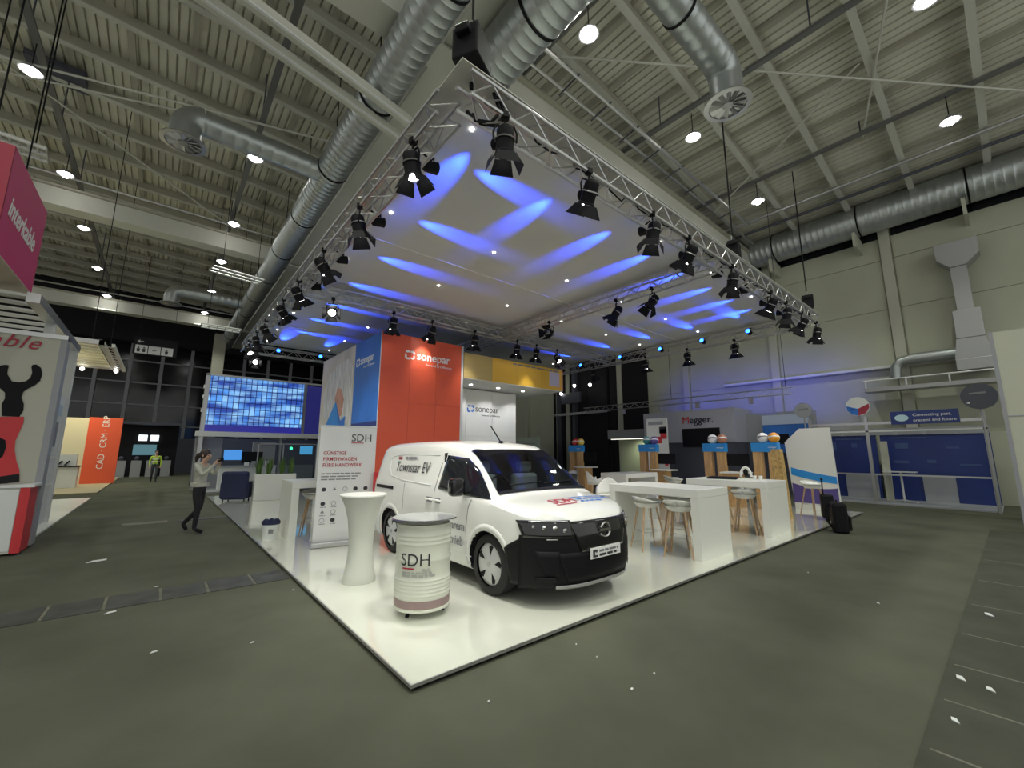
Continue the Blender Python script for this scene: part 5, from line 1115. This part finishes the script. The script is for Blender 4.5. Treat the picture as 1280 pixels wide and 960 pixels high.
def person(label, loc, face, J, top, legs, shoes='black'):
    R = dict(pelvis=(.135, .105), waist=(.12, .09), chest=(.145, .10), neck=.05, head0=(.065, .075), head1=(.085, .095), head2=(.06, .07), nose=.016)
    E_ = [('pelvis', 'waist'), ('waist', 'chest'), ('chest', 'neck'), ('neck', 'head0'), ('head0', 'head1'), ('head1', 'head2'), ('head1', 'nose')]
    Cc = dict(pelvis=legs, waist=top, chest=top, neck='skin', head0='skin', head1='skin', head2='skin', nose='skin')
    for s in 'lr':
        R.update({s + 'sh': .062, s + 'el': .045, s + 'wr': .03, s + 'ha': (.036, .022), s + 'hip': .095, s + 'kn': .06, s + 'an': .042, s + 'toe': (.038, .028)})
        E_ += [('chest', s + 'sh'), (s + 'sh', s + 'el'), (s + 'el', s + 'wr'), (s + 'wr', s + 'ha'), ('pelvis', s + 'hip'), (s + 'hip', s + 'kn'), (s + 'kn', s + 'an'), (s + 'an', s + 'toe')]
        Cc.update({s + 'sh': top, s + 'el': top, s + 'wr': top, s + 'ha': 'skin', s + 'hip': legs, s + 'kn': legs, s + 'an': legs, s + 'toe': shoes})
        h, w = V(J[s + 'ha']), V(J[s + 'wr']); d = (h - w).normalized(); sd = V((0, 1, 0)) - d * d.y; sd.normalize()
        for k in range(4):
            a, b_ = 'f%d%s' % (k, s), 'g%d%s' % (k, s); o = sd * (.022 * (k - 1.5)); J[a] = tuple(h + d * .04 + o); J[b_] = tuple(h + d * (.07 + .012 * (k in (1, 2))) + o * .9 + V((.012, 0, -.01)))
            E_ += [(s + 'ha', a), (a, b_)]; R[a] = .0095; R[b_] = .008; Cc[a] = Cc[b_] = 'skin'
        a = 't' + s; J[a] = tuple(h + d * .01 + sd * (.05 if s == 'r' else -.05) + V((.02, 0, 0))); E_.append((s + 'ha', a)); R[a] = .010; Cc[a] = 'skin'
    return figure('person', label, loc, face, J, E_, R, list(Cc.items()))
M['sweater'] = mat('pale_grey_sweater', (.52, .52, .44), .9, noise=.15, nscale=30); M['trousers'] = mat('black_trousers', (.010, .010, .013), .8); M['vest'] = mat('lime_safety_vest', (.42, .62, .06), .7); M['workwear'] = mat('dark_workwear', (.04, .05, .06), .8)
J = dict(pelvis=(0, 0, .93), waist=(.0, 0, 1.08), chest=(-.01, 0, 1.30), neck=(.02, 0, 1.44), head0=(.06, 0, 1.50), head1=(.06, 0, 1.58), head2=(.05, 0, 1.645), nose=(.175, 0, 1.555),
         lsh=(.0, .16, 1.37), lel=(.15, .18, 1.17), lwr=(.28, .10, 1.35), lha=(.32, .07, 1.43), rsh=(.0, -.16, 1.37), rel=(.17, -.19, 1.17), rwr=(.31, -.11, 1.36), rha=(.35, -.08, 1.44),
         lhip=(-.01, .09, .88), lkn=(-.02, .09, .47), lan=(-.33, .10, .16), ltoe=(-.24, .10, .035), rhip=(.01, -.09, .88), rkn=(.08, -.09, .48), ran=(.05, -.09, .085), rtoe=(.24, -.09, .035))
fd = (.766, -.643)
pe, body = person('person in a pale grey sweater and black trousers, hair tied back, photographing the stand', (-.80, 8.17, 0), fd, J, 'sweater', 'trousers')
hr = MB().sphere((.035, 0, 1.605), .105, 16, 10, (1.0, .92, 1.0)); hr.sphere((-.09, 0, 1.58), .055, 10, 8); hr.tube([(-.09, 0, 1.58), (-.13, 0, 1.52), (-.14, 0, 1.44)], [.05, .04, .015], 8)
hr.build('hair', 'hair', pe, smooth=True)
for s in (-1, 1): MB().sphere((.138, s * .035, 1.575), .012, 8, 6).build('eye', 'ink', pe); MB().sphere((.055, s * .092, 1.565), .026, 8, 6, (.7, .4, 1)).build('ear', 'skin', pe)
MB().box(.150, -.022, 1.520, .158, .022, 1.527).build('mouth', 'darkred', pe)
MB().lathe([(.155, .93), (.162, .96), (.16, 1.01), (.145, 1.02)], 20, cap=False).build('sweater_hem', 'sweater', pe, smooth=True)
phn = tag(MB().box(-.006, -.075, -.04, .006, .075, .04).build('mobile_phone', 'black'), 'black phone held up in front of the photographing person', 'phone')
phn.location = (-.80 + fd[0] * .385, 8.17 + fd[1] * .385, 1.49); phn.rotation_euler = (0, 0, math.atan2(fd[1], fd[0]))
J2 = dict(pelvis=(0, 0, .93), waist=(0, 0, 1.08), chest=(0, 0, 1.30), neck=(.0, 0, 1.45), head0=(.02, 0, 1.52), head1=(.02, 0, 1.60), head2=(.01, 0, 1.67), nose=(.13, 0, 1.575),
          lsh=(.0, .18, 1.38), lel=(.02, .24, 1.12), lwr=(.10, .22, .92), lha=(.13, .21, .84), rsh=(.0, -.18, 1.38), rel=(-.02, -.24, 1.12), rwr=(.06, -.24, .92), rha=(.09, -.23, .84),
          lhip=(.0, .09, .88), lkn=(.10, .09, .48), lan=(.05, .09, .085), ltoe=(.22, .09, .035), rhip=(0, -.09, .88), rkn=(-.04, -.09, .48), ran=(-.18, -.09, .10), rtoe=(-.03, -.09, .035))
p2, b2 = person('distant person in a lime yellow safety vest walking in the far aisle', (-1.62, 27.1, 0), (.1, -1), J2, 'vest', 'workwear')
MB().sphere((.0, 0, 1.63), .10, 12, 8, (1, .9, .95)).build('hair', 'hair', p2, smooth=True)
for z in (1.08, 1.22): MB().lathe([(.168, z), (.170, z + .02), (.168, z + .04)], 16, cap=False).build('reflective_band', 'letter', p2)
